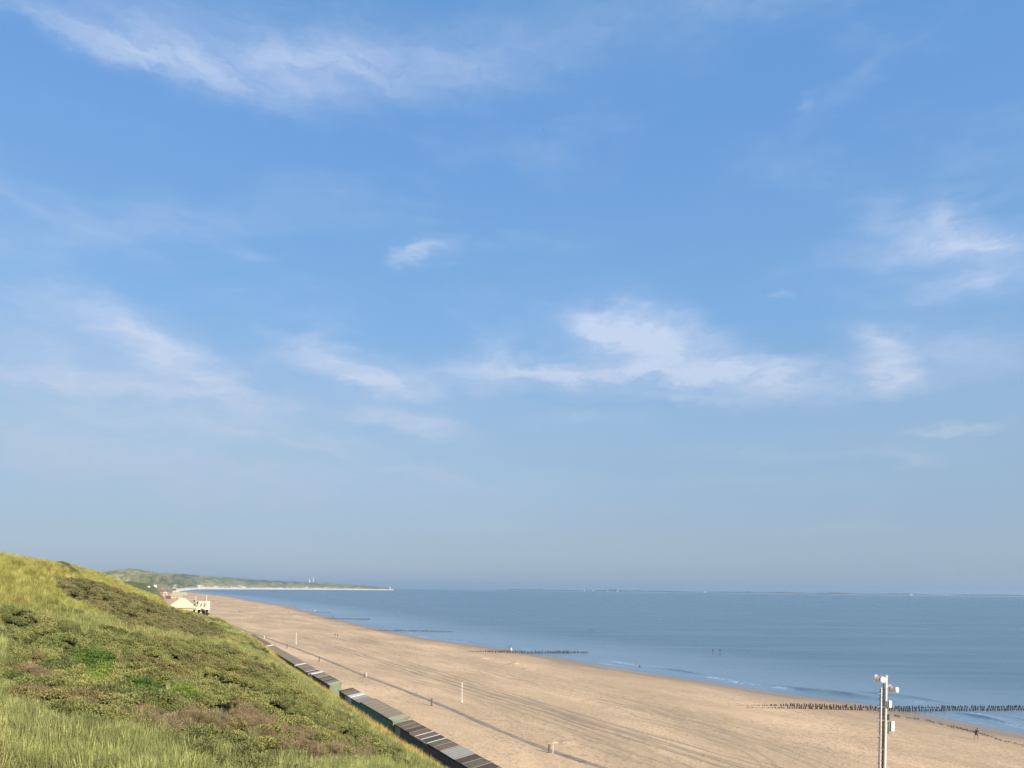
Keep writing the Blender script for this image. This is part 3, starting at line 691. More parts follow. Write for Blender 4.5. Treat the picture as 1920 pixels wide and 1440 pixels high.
roofm = {
    'brown': paint('roof_brown', (0.20, 0.155, 0.10), .85, .28, 1.5, bump=.3), 'beige': paint('roof_beige', (0.34, 0.28, 0.175), .9, .14, 1.5, bump=.3), 'grey': paint('roof_grey', (0.25, 0.205, 0.155), .9, .2, 1.5, bump=.3),
    'white': paint('roof_white', (0.74, 0.72, 0.66), .7, .08, 1.5), 'dark': paint('roof_dark', (0.12, 0.09, 0.065), .85, .3, 1.5, bump=.3), 'lilac': paint('roof_lilac', (0.36, 0.27, 0.29), .85, .12, 1.5),
    'pale grey': paint('roof_pale', (0.46, 0.41, 0.35), .85, .08, 1.5), 'rust': paint('roof_rust', (0.24, 0.15, 0.10), .85, .25, 1.5, bump=.3), 'pale green': paint('roof_pale_green', (0.46, 0.48, 0.30), .85, .12, 1.5)}
mt_trimw = paint('trim_white', (0.7, 0.69, 0.64), .6, .06, 2); mt_dark = paint('gap_dark', (0.03, 0.03, 0.03), .8, .2, 2); mt_metal = paint('galvanised', (0.35, 0.35, 0.35), .45, .12, 4, metal=.7)
# local axes of a hut: x = landward, y = along the row (away from the camera), origin at the seaward foot corner
mt_seam = paint('roof_seam', (0.29, 0.245, 0.18), .8, .2, 2)
def hut_meshes(wc, rc, hf=2.5, hb=2.14, trim=False):
    W = HW - .05; D = HD; d = {}
    def planks(mb, poly_fn): pass
    b = MB(); g = .012
    # walls: vertical boards with shadow gaps between them
    for side in (0, 1):
        y = 0 if side == 0 else W; nb = 13
        for k in range(nb):
            x0 = D * k / nb + g * .5; x1 = D * (k + 1) / nb - g * .5
            h0 = hf + (hb - hf) * x0 / D; h1 = hf + (hb - hf) * x1 / D; o = .0 if side == 0 else -.03
            b.prism([(x0, .1), (x1, .1), (x1, h1), (x0, h0)], y + o, y + o + .03)
    nb = 13
    for k in range(nb):
        y0 = .032 + (W - .064) * k / nb + g * .5; y1 = .032 + (W - .064) * (k + 1) / nb - g * .5
        b.box(D - .03, D, y0, y1, .1, hb - .01)
    for k in range(nb):
        y0 = .032 + (W - .064) * k / nb + g * .5; y1 = .032 + (W - .064) * (k + 1) / nb - g * .5
        if not (.5 < (y0 + y1) / 2 < 1.45): b.box(0, .03, y0, y1, .1, hf - .01)
        else: b.box(0, .03, y0, y1, 2.06, hf - .01)
    b.box(.035, D - .035, .035, W - .035, .11, 2.0, 0)
    d['wall'] = b.mesh('wall', wood[wc])
    s = MB()
    for (x, y) in ((.08, .1), (D - .2, .1), (.08, W - .22), (D - .2, W - .22)): s.box(x, x + .12, y, y + .12, -.25, .1)
    s.box(-.02, D + .02, -.01, W + .01, .04, .1, 0); d['base_frame'] = s.mesh('base_frame', mt_dark)
    r = MB(); t = .05; e = .10
    sl = (hb - hf) / D; nb = 6
    for k in range(nb):
        y0 = -.015 + (W + .03) * k / nb; y1 = -.015 + (W + .03) * (k + 1) / nb - .014; lift = .012 * (k % 2)
        r.prism([(-e, hf - sl * -e * -1 * -1 + lift + .02 if False else hf - sl * e + .02 + lift), (D + e, hb + sl * e + .02 + lift), (D + e, hb + sl * e + .02 + t + lift), (-e, hf - sl * e + .02 + t + lift)], y0, y1)
    r.box(.0, D, 0, W, hb - .04, hb + .005); d['roof'] = r.mesh('roof', roofm[rc])
    vb = MB(); vb.prism([(-e, hf - sl * e + .085), (D + e, hb + sl * e + .085), (D + e, hb + sl * e + .125), (-e, hf - sl * e + .125)], W - .07, W + .02); d['verge_board'] = vb.mesh('verge_board', mt_trimw if trim else mt_seam)
    f = MB(); f.box(-e - .03, -e - .002, -.015, W + .015, hf - sl * -1 * e - .06, hf + sl * -1 * e * -1 + .09); d['fascia'] = f.mesh('fascia', mt_trimw if trim else mt_dark)
    f = MB(); f.box(D + e + .002, D + e + .03, -.015, W + .015, hb + sl * e - .06, hb + sl * e + .08)
    d['rear_fascia'] = f.mesh('rear_fascia', mt_trimw if trim else mt_dark)
    dr = MB()
    for k in range(6): dr.box(-.012, .02, .52 + k * .152, .52 + (k + 1) * .152 - .008, .14, 2.04)
    for zz in (.4, 1.75): dr.box(-.035, -.013, .54, 1.41, zz, zz + .1)
    d['door'] = dr.mesh('door', wood[wc])
    h = MB(); h.box(-.06, -.036, 1.3, 1.36, 1.0, 1.14); d['handle'] = h.mesh('handle', mt_metal)
    return d
_hp = {}
row_ang = math.atan2(U[1], U[0]) - math.pi / 2                  # rotates local +y onto the row direction
def make_hut(s0, wc, rc, label, dz=0.0, dn=0.0, trim=False, hf=2.5, hb=2.14):
    x, yv = xy(s0 + HW, dn); loc = (x, yv, HUTZ + dz + .0012 * max(0, s0 - 60))
    key = (wc, rc, trim, hf, hb)
    if key in _hp: t = copy_tree(_hp[key])
    else:
        t = empty('beach_hut', (0, 0, 0)); ms = hut_meshes(wc, rc, hf, hb, trim)
        for k in ('wall', 'roof', 'verge_board', 'base_frame', 'fascia', 'rear_fascia', 'door'): o = link(k, ms[k], None, t)
        link('handle', ms['handle'], None, o); _hp[key] = t
        for ch in t.children: ch.scale.x = -1 if False else 1
    t.location = loc; t.rotation_euler = (0, 0, row_ang + math.pi + rng.normal(0, .004)); t.scale = (-1, 1, 1) if False else (1, 1, 1)
    tag(t, label, 'beach hut', 'beach huts in the row at the foot of the dune'); return t
ORD = ['first', 'second', 'third', 'fourth', 'fifth', 'sixth', 'seventh', 'eighth', 'ninth', 'tenth', 'eleventh', 'twelfth', 'thirteenth', 'fourteenth', 'fifteenth', 'sixteenth',
       'seventeenth', 'eighteenth', 'nineteenth', 'twentieth', 'twenty-first', 'twenty-second', 'twenty-third', 'twenty-fourth', 'twenty-fifth', 'twenty-sixth']
def run(s0, s1, spec, where, dz=0.0, dn=0.0, hf=2.5, hb=2.14):
    k = 0; s_ = s0
    while s_ < s1 - 1.0:
        wc, rc, tr = spec(k)
        make_hut(s_, wc, rc, '%s, %s roof, %s %s' % (wc, rc, ORD[k], where), dz, dn, tr, hf, hb); s_ += HW; k += 1
# nearest block
run(-9.4, 2.5, lambda k: ('blue black', 'pale grey' if k > 3 else ('brown', 'dark')[k % 2], False), 'hut counted up from the bottom edge')
run(2.6, 18.5, lambda k: (('blue black', 'rust', False), ('blue black', 'brown', False), ('dark green', 'dark', True), ('blue black', 'brown', True), ('blue black', 'rust', True), ('blue black', 'dark', False), ('blue black', 'rust', False), ('pale grey', 'brown', False))[k],
    'in nearest block, after the palest roofs')
run(19.2, 35.0, lambda k: ('olive green' if k == 0 else 'teal', 'pale green' if k == 0 else 'beige', False), 'from near end of long teal block', .30, .12)
run(35.3, 41.2, lambda k: (('teal', 'beige', False), ('teal', 'lilac', False), ('teal', 'pale grey', False))[k], 'hut between beige roofs and white hut')
run(41.4, 43.2, lambda k: ('white', 'white', True), 'hut, beside lilac and maroon huts', .06)
run(43.6, 49.6, lambda k: (('pale grey', 'grey', False), ('maroon', 'rust', False), ('maroon', 'dark', False))[k], 'hut between white hut and the gap')
run(56.7, 72.0, lambda k: ('olive green' if k == 0 else 'dark green', ('pale green', 'grey', 'dark', 'brown', 'dark', 'beige', 'grey', 'brown')[k], False), 'hut beyond the gap in the row', .02)
run(72.6, 74.5, lambda k: ('white', 'white', True), 'bright hut ending the dark green block', .05)
run(75.2, 91.0, lambda k: (('pale grey', 'dark', False), ('brown', 'grey', True), ('dark green', 'grey', False), ('dark green', 'brown', False), ('blue black', 'grey', False), ('dark green', 'grey', False), ('dark green', 'brown', False), ('white', 'white', True))[k],
    'hut past the bright white one', 0, .25)
run(92.4, 140.0, lambda k: ('dark green', 'grey', False), 'in the far block of even grey roofs', -.05)
run(141.0, 143, lambda k: ('white', 'white', True), 'hut ending the far grey block')
run(145.5, 190.0, lambda k: ('blue black', 'dark' if k % 3 else 'brown', False), 'hut in the farthest dark block')

# duckboard path on the sand in front of the huts
pp = [(400, 1157), (421, 1166), (432, 1171), (460, 1183), (495, 1194.5), (517.5, 1202.5), (538, 1209.5), (565, 1219.5), (598, 1232), (640, 1249), (684, 1267.6), (712, 1277.5), (764.6, 1297), (806, 1313.2), (843, 1328.5), (898, 1353), (935, 1369), (992, 1392), (1030, 1406.5), (1050, 1413), (1100, 1430), (1160, 1448), (1260, 1480)]
sn_p = [];
for q in pp:
    g = G(q[0], q[1], 3.35)
    for _ in range(3): g = G(q[0], q[1], zl(g.x, g.y))
    sn_p.append(sn(g.x, g.y))
sn_p = np.array(sorted(sn_p))
pathn = lambda s: np.interp(s, sn_p[:, 0], sn_p[:, 1])
sv = np.arange(sn_p[0, 0], sn_p[-1, 0], .5); V = []
for s_ in sv:
    wv = .36 + .22 * (vnoise(s_ / 6.0, 4.0) - .5)
    for o_, up in ((-wv - .25, -.02), (-wv, .05), (wv, .07), (wv + .3, -.02)):
        nn_ = pathn(s_) + o_; x_, y_ = xy(s_, nn_); V.append((x_, y_, float(zland(s_, nn_)) + up))
mt_path = paint('path_boards', (0.36, 0.27, 0.19), .9, .25, 1.2, bump=.5)
tag(link('path', npmesh('path', np.array(V), grid_faces(len(sv), 4), mt_path)), kind='structure')

# ------------------------------------------------------------------ posts and poles on the beach
mt_post = paint('post_wood', (0.17, 0.13, 0.10), .85, .3, 3, grain=(2, 2, .4)); mt_postw = paint('post_white', (0.72, 0.69, 0.62), .6, .1, 3); mt_rust = paint('post_orange', (0.55, 0.30, 0.12), .7, .2, 3)
def on_sand(px, py):
    g = G(px, py, 2.5)
    for _ in range(4): g = G(px, py, zl(g.x, g.y))
    return g
def post(px, py, h, r, mat, name, label, cat, group=None, cap=True):
    g = on_sand(px, py); mb = MB(); t = empty(name, g, rng.uniform(0, 1), label, cat, group)
    mb.tube((0, 0, -.3), (rng.normal(0, .01) * h, rng.normal(0, .01) * h, h), r, r * .92, 12, rings=4); link('shaft', mb.mesh('shaft', mat, True), None, t)
    c = MB(); c.lathe((0, 0, h - .02), (0, 0, 1), [(0, r * 1.15), (.04, r * 1.2), (.07, r * .6), (.08, 0)], 12); link('cap', c.mesh('cap', mat, True), None, t)
    return t
GP = 'short posts along the duckboard path'
post(809.5, 1323.5, 1.12, .15, mt_post, 'wooden_post', 'stout brown post beside the path, left of the tall white pole', 'post', GP)
post(683.5, 1271, .9, .13, mt_post, 'wooden_post', 'brown post of the close pair beside the path with a long shadow', 'post', GP)
post(686.8, 1269.5, .85, .09, mt_postw, 'white_post', 'short white post of the close pair beside the path', 'post', GP)
post(598.7, 1241, 1.3, .15, mt_post, 'wooden_post', 'brown post beside the path just beyond the white-roofed huts', 'post', GP)
post(538, 1216, 1.2, .14, mt_post, 'wooden_post', 'brown post between the path and the far even grey roofs', 'post', GP)
post(460, 1188, 1.2, .16, mt_post, 'wooden_post', 'brown post on the path near the last dark hut roofs', 'post', GP)
post(495.5, 1197, .9, .12, mt_postw, 'white_post', 'small pale post beside the far end of the path', 'post', GP)
post(1030, 1412, .95, .13, mt_post, 'wooden_post', 'nearest brown post, at the bottom of the picture on the path', 'post', GP)
post(1036.6, 1412, .9, .05, mt_postw, 'white_post', 'thin white stake next to the nearest brown post', 'post', GP)
post(453, 1165.5, 1.6, .18, mt_rust, 'orange_post', 'orange and white marker post on the sand near the pavilion', 'post')
def tallpole(px, py0, py1, r, label):
    g = on_sand(px, py0); d = g.y; h = (py0 - py1) * d / F
    t = empty('beach_pole', g, 0, label, 'pole', 'tall white poles standing on the sand'); a = MB(); a.tube((0, 0, -.4), (0, 0, h), r, r * .8, 12, rings=6); link('shaft', a.mesh('shaft', mt_postw, True), None, t)
    b = MB(); b.lathe((0, 0, 0), (0, 0, 1), [(-.1, r * 2.6), (.12, r * 2.2), (.22, r * 1.2), (.24, 0)], 12); link('foot', b.mesh('foot', mt_postw, True), None, t)
    c = MB(); c.lathe((0, 0, h), (0, 0, 1), [(0, r * .9), (.03, r * 1.1), (.1, r * .7), (.12, 0)], 12); link('cap', c.mesh('cap', mt_postw, True), None, t)
tallpole(866, 1316.5, 1280, .075, 'tall white pole on open sand right of the brown path post')
tallpole(555.2, 1207.5, 1186, .10, 'tall white pole farther along the beach above the grey roofs')

# ------------------------------------------------------------------ groynes
mt_pile = paint('pile_wood', (0.055, 0.042, 0.032), .8, .35, 2, grain=(2, 2, .5)); mt_pilew = paint('pile_algae', (0.045, 0.055, 0.03), .6, .35, 2)
pile_ms = []
for k in range(7):
    r = random.Random(k); mb = MB(); rr = r.uniform(.10, .14); n_ = 9; vs = []; prof_ = [(-1.6, rr * .9), (-.4, rr), (.1, rr * r.uniform(.95, 1.05)), (.55, rr * r.uniform(.9, 1.05)), (.92, rr * .95), (1.0, rr * r.uniform(.6, .85)), (1.02, 0)]
    mb.lathe((0, 0, 0), (r.uniform(-.05, .05), r.uniform(-.05, .05), 1), prof_, n_); pile_ms.append(mb.mesh('pile', mt_pile, True))
def groyne(label, a, b, rows, step, hfun, limit=100, rad=1.0, gap=2.6):
    (x0, y0), (x1, y1) = a, b; L = math.hypot(x1 - x0, y1 - y0); ux, uy = (x1 - x0) / L, (y1 - y0) / L
    t = empty('groyne', (x0, y0, zl(x0, y0)), 0, label, 'groyne', 'wooden groynes running from the beach into the sea')
    z0 = t.location.z; items = []
    for rw in range(rows):
        k = 0
        while k * step < L:
            q = k * step + rng.normal(0, .07); o_ = rw * gap + rng.normal(0, .05); x_ = x0 + ux * q - uy * o_; y_ = y0 + uy * q + ux * o_
            h = hfun(q / L) * rng.uniform(.62, 1.2); zz = max(zl(x_, y_), -1.2)
            if rng.random() > .04: items.append((x_, y_, zz, h, rng.integers(7)))
            k += 1
    items.sort(key=lambda i_: -(i_[3]) / i_[1])
    for (x_, y_, zz, h, k) in items[:limit]:
        o = link('pile', pile_ms[k], None, t); top = max(zz, 0) + h
        o.location = (x_ - x0, y_ - y0, top - 1.0 - z0); o.rotation_euler = (rng.normal(0, .06), rng.normal(0, .06), rng.uniform(0, 6)); o.scale = (rad, rad, 1)
    rest = items[limit:]
    if rest:
        V = []; Fc = []
        for (x_, y_, zz, h, k) in rest:
            pm = pile_ms[k]; b0 = len(V); top = max(zz, 0) + h
            V += [(v.co.x * rad + x_ - x0, v.co.y * rad + y_ - y0, v.co.z + top - 1.0 - z0) for v in pm.vertices]; Fc += [tuple(i_ + b0 for i_ in f_.vertices) for f_ in pm.polygons]
        me = bpy.data.meshes.new('more_piles'); me.from_pydata(V, [], Fc); me.materials.append(mt_pile); o = link('more_piles', me, None, t); o['kind'] = 'stuff'
def gp(px, py, z): g = G(px, py, z); return (g.x, g.y)
groyne('nearest dark double row of wooden piles, passing behind the white mast', gp(1400, 1321.5, 1.5), gp(2010, 1331, 0.0), 2, .46, lambda t: .08 + .56 * float(sstep(.02, .22, t)) * (1 - .35 * t), 100, gap=3.2)
groyne('second wooden groyne along the shore, low dark row beside two bathers', gp(880, 1220, 1.1), gp(1105, 1224.5, 0), 2, .55, lambda t: .15 + .6 * float(sstep(0, .25, t)) * (1 - .6 * float(sstep(.75, 1, t))), 100)
groyne('third wooden groyne, thin dark row where the shore bends', gp(668, 1178, 1.1), gp(850, 1185, 0), 1, .55, lambda t: .2 + .6 * float(sstep(.1, .4, t)) * (1 - .6 * float(sstep(.7, 1, t))), 90, 1.1)
groyne('farthest wooden groyne, short dark row reaching past two standing people', gp(598, 1157.5, .8), gp(694, 1162, 0), 1, .6, lambda t: .3 + .5 * float(sstep(0, .3, t)), 90, 1.2)
groyne('faint outermost stub of piles above the farthest full groyne', gp(590, 1147, .5), gp(622, 1149, 0), 1, .7, lambda t: .5, 60, 1.2)

# seaweed line washed up on the sand
V = []; Fc = []
wr = [(1668, 1340), (1700, 1345), (1740, 1351), (1775, 1360), (1805, 1367), (1835, 1374), (1880, 1388), (1940, 1402)]
for k in range(620):
    t = rng.random() * (len(wr) - 1); i_ = int(t); f_ = t - i_; px = wr[i_][0] * (1 - f_) + wr[i_ + 1][0] * f_; py = wr[i_][1] * (1 - f_) + wr[i_ + 1][1] * f_ + rng.normal(0, 1.1)
    if vnoise(px / 9.0, 6.6) < .38: continue
    g = G(px, py, 1.0)
    for _ in range(2): g = G(px, py, zl(g.x, g.y))
    r_ = rng.uniform(.05, .15); b0 = len(V); n_ = 6
    V.append((g.x, g.y, g.z + r_ * .35))
    for q in range(n_):
        an = q * math.pi / 3 + rng.uniform(-.3, .3); rr = r_ * rng.uniform(.6, 1.5); V.append((g.x + math.cos(an) * rr, g.y + math.sin(an) * rr, g.z - .01))
    for q in range(n_): Fc.append((b0, b0 + 1 + q, b0 + 1 + (q + 1) % n_))
me = bpy.data.meshes.new('seaweed'); me.from_pydata(V, [], Fc); tag(link('seaweed', me, paint('seaweed', (0.075, 0.055, 0.03), .8, .4, 3)), 'dark line of washed-up seaweed on the sand right of the mast', 'seaweed', kind='stuff')
# heaps of dug sand
def heap(px, py, w_, h_, label, sd):
    g = on_sand(px, py); nu, nv_ = 28, 28; V = []
    for i_ in range(nu):
        for j_ in range(nv_):
            a = (i_ / (nu - 1) - .5) * 2; b_ = (j_ / (nv_ - 1) - .5) * 2; r_ = math.hypot(a, b_)
            e = max(0, 1 - r_); zz = h_ * (e * e * (3 - 2 * e)) ** .7 * (.1 + 1.5 * float(fbm(a * 3.4 + sd, b_ * 3.4, 3))) - .05 - (.25 if e <= 0 else 0)
            x_, y_ = a * w_, b_ * w_ * .8; V.append((x_, y_, zz + zl(g.x + x_, g.y + y_) - g.z))
    o = link('sand_heap', npmesh('sand_heap', np.array(V), grid_faces(nu, nv_), paint('heap_sand', (0.60, 0.41, 0.24), .95, .14, 2, bump=.6)), None, None, g)
    tag(o, label, 'sand heap', 'heaps of sand on the beach')
heap(1036, 1392, 1.5, .3, 'lumpy sand heap left of its twin near the bottom edge', 1)
heap(1064, 1393, 2.2, .32, 'wider lumpy sand heap near the bottom edge', 4)
heap(905, 1235, 3.0, .5, 'smooth pale sand mound left of the others below the second groyne', 7)
heap(968, 1246, 4.0, .6, 'broad pale sand mound in the middle of the beach', 9)
heap(992, 1255, 2.6, .4, 'small pale sand mound right of the broad one', 13)

# ------------------------------------------------------------------ mast with drum antennas
MD = 56.0
mb_ = AT(1652.5, 1411, MD); mtp = AT(1657.6, 1266, MD); lean = (mtp.x - mb_.x) / (mtp.z - mb_.z)
mz = zl(mb_.x, MD); base = Vector((mb_.x - lean * (mb_.z - mz), MD, mz)); MH = mtp.z - mz
mast = empty('antenna_mast', base, 0, 'tall white mast with drum antennas and a climbing rail, standing on the sand', 'mast')
mt_mast = paint('mast_white', (0.70, 0.66, 0.58), .5, .08, 1.5); mt_drum = paint('drum_white', (0.80, 0.79, 0.70), .45, .05, 2); mt_back = paint('drum_back', (0.20, 0.165, 0.155), .5, .15, 3)
mt_blk = paint('cable_black', (0.04, 0.035, 0.04), .6, .2, 5); mt_galv = paint('galv_grey', (0.33, 0.35, 0.33), .5, .15, 4, metal=.5)
S_ = MD / F                                   # metres per photo pixel at the mast
def mp(px, py, dy=0.0):                       # point on the mast plane in mast coordinates
    q = AT(px, py, MD + dy); return q - base
def mlink(name, mbx, mat, smooth=False, parent=None, label=None):
    o = link(name, mbx.mesh(name, mat, smooth), None, parent or mast)
    if label: o['label'] = label
    return o
a = MB(); a.tube(mp(1652.5 + 5.0, 1411, 0) * 1.0 - Vector(((0), 0, mp(1657, 1411).z + .4)), mp(1661.8, 1270), .145, .085, 16, rings=8); mlink('pole', a, mt_mast, True)
a = MB(); a.lathe(mp(1661.8, 1270), (0, 0, 1), [(0, .09), (.06, .12), (.12, .1), (.16, 0)], 14); a.tube(mp(1661.8, 1272), mp(1662.5, 1265), .03, .02, 8); mlink('cap', a, mt_mast, True)
bz = mp(1657, 1411).z + .4
# white side rail, black cable run between, dark climbing rail with pegs
a = MB(); a.tube(mp(1650.2, 1411) - Vector((0.0, 0, bz)), mp(1652.8, 1289), .055, .05, 10, rings=4); mlink('side_rail', a, mt_mast, True)
a = MB(); p0 = mp(1653.6, 1411) - Vector((0, 0, bz)); p1 = mp(1657.2, 1274)
for k, o_ in enumerate((-.05, .02, .07)): a.tube(p0 + Vector((o_, .03 * k, 0)), p1 + Vector((o_ * .6, .03 * k, -.3 * k)), .032, .028, 8)
nclip = 26
for k in range(nclip):
    c = p0.lerp(p1, .35 + .62 * k / nclip); r_ = .03 + .035 * ((k * 7) % 3) / 2; a.box(c.x - .1, c.x + .1, c.y - .06, c.y + .02, c.z - r_, c.z + r_)
mlink('cable_run', a, mt_blk)
a = MB(); q0 = mp(1646.4, 1411) - Vector((0, 0, bz)); q1 = mp(1650.4, 1292); a.tube(q0, q1, .028, .026, 8, rings=3); mlink('climbing_rail', a, mt_blk, True)
npeg = int((q1.z - q0.z) / .48)
for k in range(npeg):
    c = q0.lerp(q1, (k + .5) / npeg); a = MB(); a.tube(c + Vector((-.17, 0, 0)), c + Vector((.15, 0, 0)), .014, .014, 6); mlink('peg', a, mt_blk, True)
a = MB()
for py in (1300, 1325, 1350, 1380, 1405):
    c0_ = mp(1649, py); c1_ = mp(1658, py); a.box(c0_.x - .12, c1_.x + .12, -.04, .02, c0_.z - .025, c0_.z + .025)
mlink('bracket', a, mt_galv)
def drum(px, py, r, axis, length, label, armto):
    c = mp(px, py); ax = Vector(axis).normalized()
    a = MB(); a.lathe(c - ax * length * .5, ax, [(0, r * .25), (.02, r * .7), (length * .25, r * .93), (length * .3, r), (length * .88, r), (length * .97, r * .93), (length, r * .6), (length + .02, 0)], 28)
    o = link('drum_antenna', a.mesh('drum_antenna', mt_drum, True), None, mast); o['label'] = label
    me_ = o.data; me_.materials.append(mt_back)
    for f_ in me_.polygons:
        if (f_.center - (c - ax * length * .5)).dot(ax) < length * .28: f_.material_index = 1
    b = MB(); b.tube(c - ax * length * .5, Vector(armto), .035, .035, 8); link('arm', b.mesh('arm', mt_galv, True), None, o)
drum(1643.6, 1271.8, .275, (-.55, .75, .10), .34, 'upper left drum antenna facing out to sea', mp(1658, 1270))
drum(1654.0, 1274.6, .235, (.15, -1, .06), .30, 'cream drum antenna facing the dune', mp(1660, 1273))
drum(1669.6, 1290.2, .255, (-.35, .85, .10), .34, 'right drum antenna facing out to sea', mp(1661, 1287))
drum(1679.6, 1293.4, .215, (.55, -.85, .04), .30, 'outer right drum antenna facing the dune', mp(1664, 1290))
a = MB(); c0_ = mp(1657, 1269); c1_ = mp(1646, 1266.5); a.tube(c0_, c1_, .03, .03, 8); c0_ = mp(1660, 1287); c1_ = mp(1676, 1290); a.tube(c0_, c1_, .03, .03, 8); mlink('arm', a, mt_galv, True)
for (px, py, w_, h_, lb) in ((1666.5, 1319.5, .20, .54, 'upper flat box antenna'), (1671.2, 1361, .24, .76, 'lower flat box antenna')):
    c = mp(px, py); a = MB(); a.box(c.x - w_ * .5, c.x + w_ * .5, -.26, -.06, c.z - h_ * .5, c.z + h_ * .5, bev=.03); o = mlink('panel_antenna', a, mt_drum, label=lb)
    b = MB(); b.box(c.x - w_ * .5 - .13, c.x - w_ * .5 - .005, -.16, .0, c.z - h_ * .48, c.z + h_ * .42, bev=.02)
    for dz_ in (-.3, .3): b.tube((c.x - w_ * .5 - .05, -.08, c.z + dz_ * h_), (mp(1660.5, py).x, 0, c.z + dz_ * h_ - .04), .025, .025, 8)
    link('mount', b.mesh('mount', mt_galv), None, o)
a = MB(); c = mp(1666, 1373); a.lathe(c + Vector((0, -.05, -.12)), (0, 0, 1), [(0, .05), (.03, .11), (.2, .12), (.24, .06), (.25, 0)], 14); mlink('junction_box', a, mt_galv, True)
a = MB(); c = mp(1663.5, 1344); a.box(c.x - .02, c.x + .12, -.1, .02, c.z - .25, c.z + .2, bev=.015); mlink('clamp', a, mt_blk)

# ------------------------------------------------------------------ pavilions
mt_cream = paint('cream_roof', (0.74, 0.66, 0.42), .7, .06, .8); mt_creamw = paint('cream_wall', (0.70, 0.64, 0.46), .7, .08, .8); mt_glass = paint('dark_glass', (0.03, 0.03, 0.035), .15, .2, 1)
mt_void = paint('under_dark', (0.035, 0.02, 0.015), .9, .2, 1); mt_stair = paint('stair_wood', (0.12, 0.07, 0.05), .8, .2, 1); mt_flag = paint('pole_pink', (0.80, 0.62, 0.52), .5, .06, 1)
PD = 430.0
def PV(px, py): return AT(px, py, PD)
c = PV(356, 1151); pz = zl(c.x, PD)
pav = empty('beach_pavilion', (c.x, PD, pz), math.atan2(-c.x, PD), 'large cream-roofed beach restaurant on stilts at the dune foot', 'pavilion')
def rel(px, py, d=PD): q = AT(px, py, d); return q - Vector((c.x, PD, pz))
xl = rel(316, 1138).x; xm = rel(366, 1130).x; xr = rel(393.5, 1138).x; ze = rel(355, 1138.5).z; zp = rel(343, 1121.5).z; zt = rel(380, 1127.5).z; DP = 22
apx = rel(343, 1121).x
fl = ze - .9; a = MB(); a.box(xl + 1, xr - .4, 0, DP, fl - .35, fl); link('deck', a.mesh('deck', mt_creamw), None, pav)
a = MB(); e = .5; vs = [(xl - e, -e, ze), (xm + e, -e, ze), (xm + e, DP + e, ze), (xl - e, DP + e, ze), (apx - 1.2, DP * .42, zp), (apx + 1.2, DP * .42, zp)]
vs += [(v[0], v[1], v[2] - .3) for v in vs[:4]]
a.add(vs, [(0, 1, 5, 4), (1, 2, 5), (2, 3, 4, 5), (3, 0, 4), (0, 6, 7, 1), (1, 7, 8, 2), (2, 8, 9, 3), (3, 9, 6, 0), (9, 8, 7, 6)])
for k in range(1, 9):
    x_ = xl + (xm - xl) * k / 9; f_ = 1 - abs(x_ - apx) / max(apx - xl, xm - apx); yq = DP * .42 * max(0, min(1, f_ * 1.0)); a.tube((x_, -e, ze + .03), (x_ + (apx - x_) * .95 * 0 + 0, yq * .98, ze + (zp - ze) * (yq / (DP * .42)) * .98 + .04), .05, .05, 5)
link('roof', a.mesh('roof', mt_cream), None, pav)
a = MB(); a.box(xl + 2, xm, .6, DP - .6, fl, ze - .3); link('wall', a.mesh('wall', mt_creamw), None, pav)
for k in range(5):
    x_ = xl + 6 + k * (xm - xl - 7) / 5; a = MB(); a.box(x_, x_ + 1.7, .52, .62, fl + .1, ze - .45); link('window', a.mesh('window', mt_glass), None, pav)
# terrace with its glazed wind screens and parapet
a = MB(); a.box(xm + .5, xr, -.4, DP - 2, fl - .5, fl + .55); a.box(xm + .5, xr, 3, 3.3, fl + .55, zt - .3); link('terrace', a.mesh('terrace', mt_creamw), None, pav)
a = MB()
for k in range(7):
    x_ = xm + .6 + k * (xr - xm - .7) / 6; a.box(x_ - .07, x_ + .07, -.35, -.2, fl + .5, zt)
a.box(xm + .5, xr, -.38, -.17, zt - .12, zt + .1); a.box(xm + .5, xr, -.36, -.19, (fl + zt) * .5 + .3, (fl + zt) * .5 + .45); link('railing', a.mesh('railing', mt_creamw), None, pav)
for (px, py, w_) in ((365, 1126.5, 1.0), (371, 1128.8, 1.2), (365, 1134, .9), (370, 1134, .6), (378, 1133.5, .8), (385, 1133.5, .8)):
    q = rel(px, py); a = MB(); a.box(q.x - w_ * .5, q.x + w_ * .5, 1.2, 2.2, q.z - .5, q.z + .3, bev=.08); link('parasol_base', a.mesh('parasol_base', mt_glass), None, pav)
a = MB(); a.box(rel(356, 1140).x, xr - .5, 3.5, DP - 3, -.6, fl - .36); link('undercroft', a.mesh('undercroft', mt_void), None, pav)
for px in (357.5, 360.5, 366.5, 369, 376.5, 378, 385, 391):
    q = rel(px, 1145); a = MB(); wq = .38 if px in (357.5, 360.5, 376.5, 369) else .22; a.box(q.x - wq, q.x + wq, .2, .7, -1, fl - .5); link('stilt', a.mesh('stilt', paint('stilt_pink', (0.62, 0.50, 0.46), .7, .1, 1)), None, pav)
a = MB(); t0 = rel(378, 1141); t1 = rel(393, 1151.5); nst = 9
for k in range(nst):
    f_ = k / nst; x_ = t0.x + (t1.x - t0.x) * f_; z_ = t0.z + (t1.z - t0.z) * f_; a.box(x_, x_ + (t1.x - t0.x) / nst + .1, -2.2, -.6, z_ - .35, z_)
for yy in (-2.3, -.55): a.prism([(t0.x, t0.z - .5), (t1.x, t1.z - .4), (t1.x, t1.z + .1), (t0.x, t0.z + .1)], yy, yy + .1)
link('stairs', a.mesh('stairs', mt_stair), None, pav)
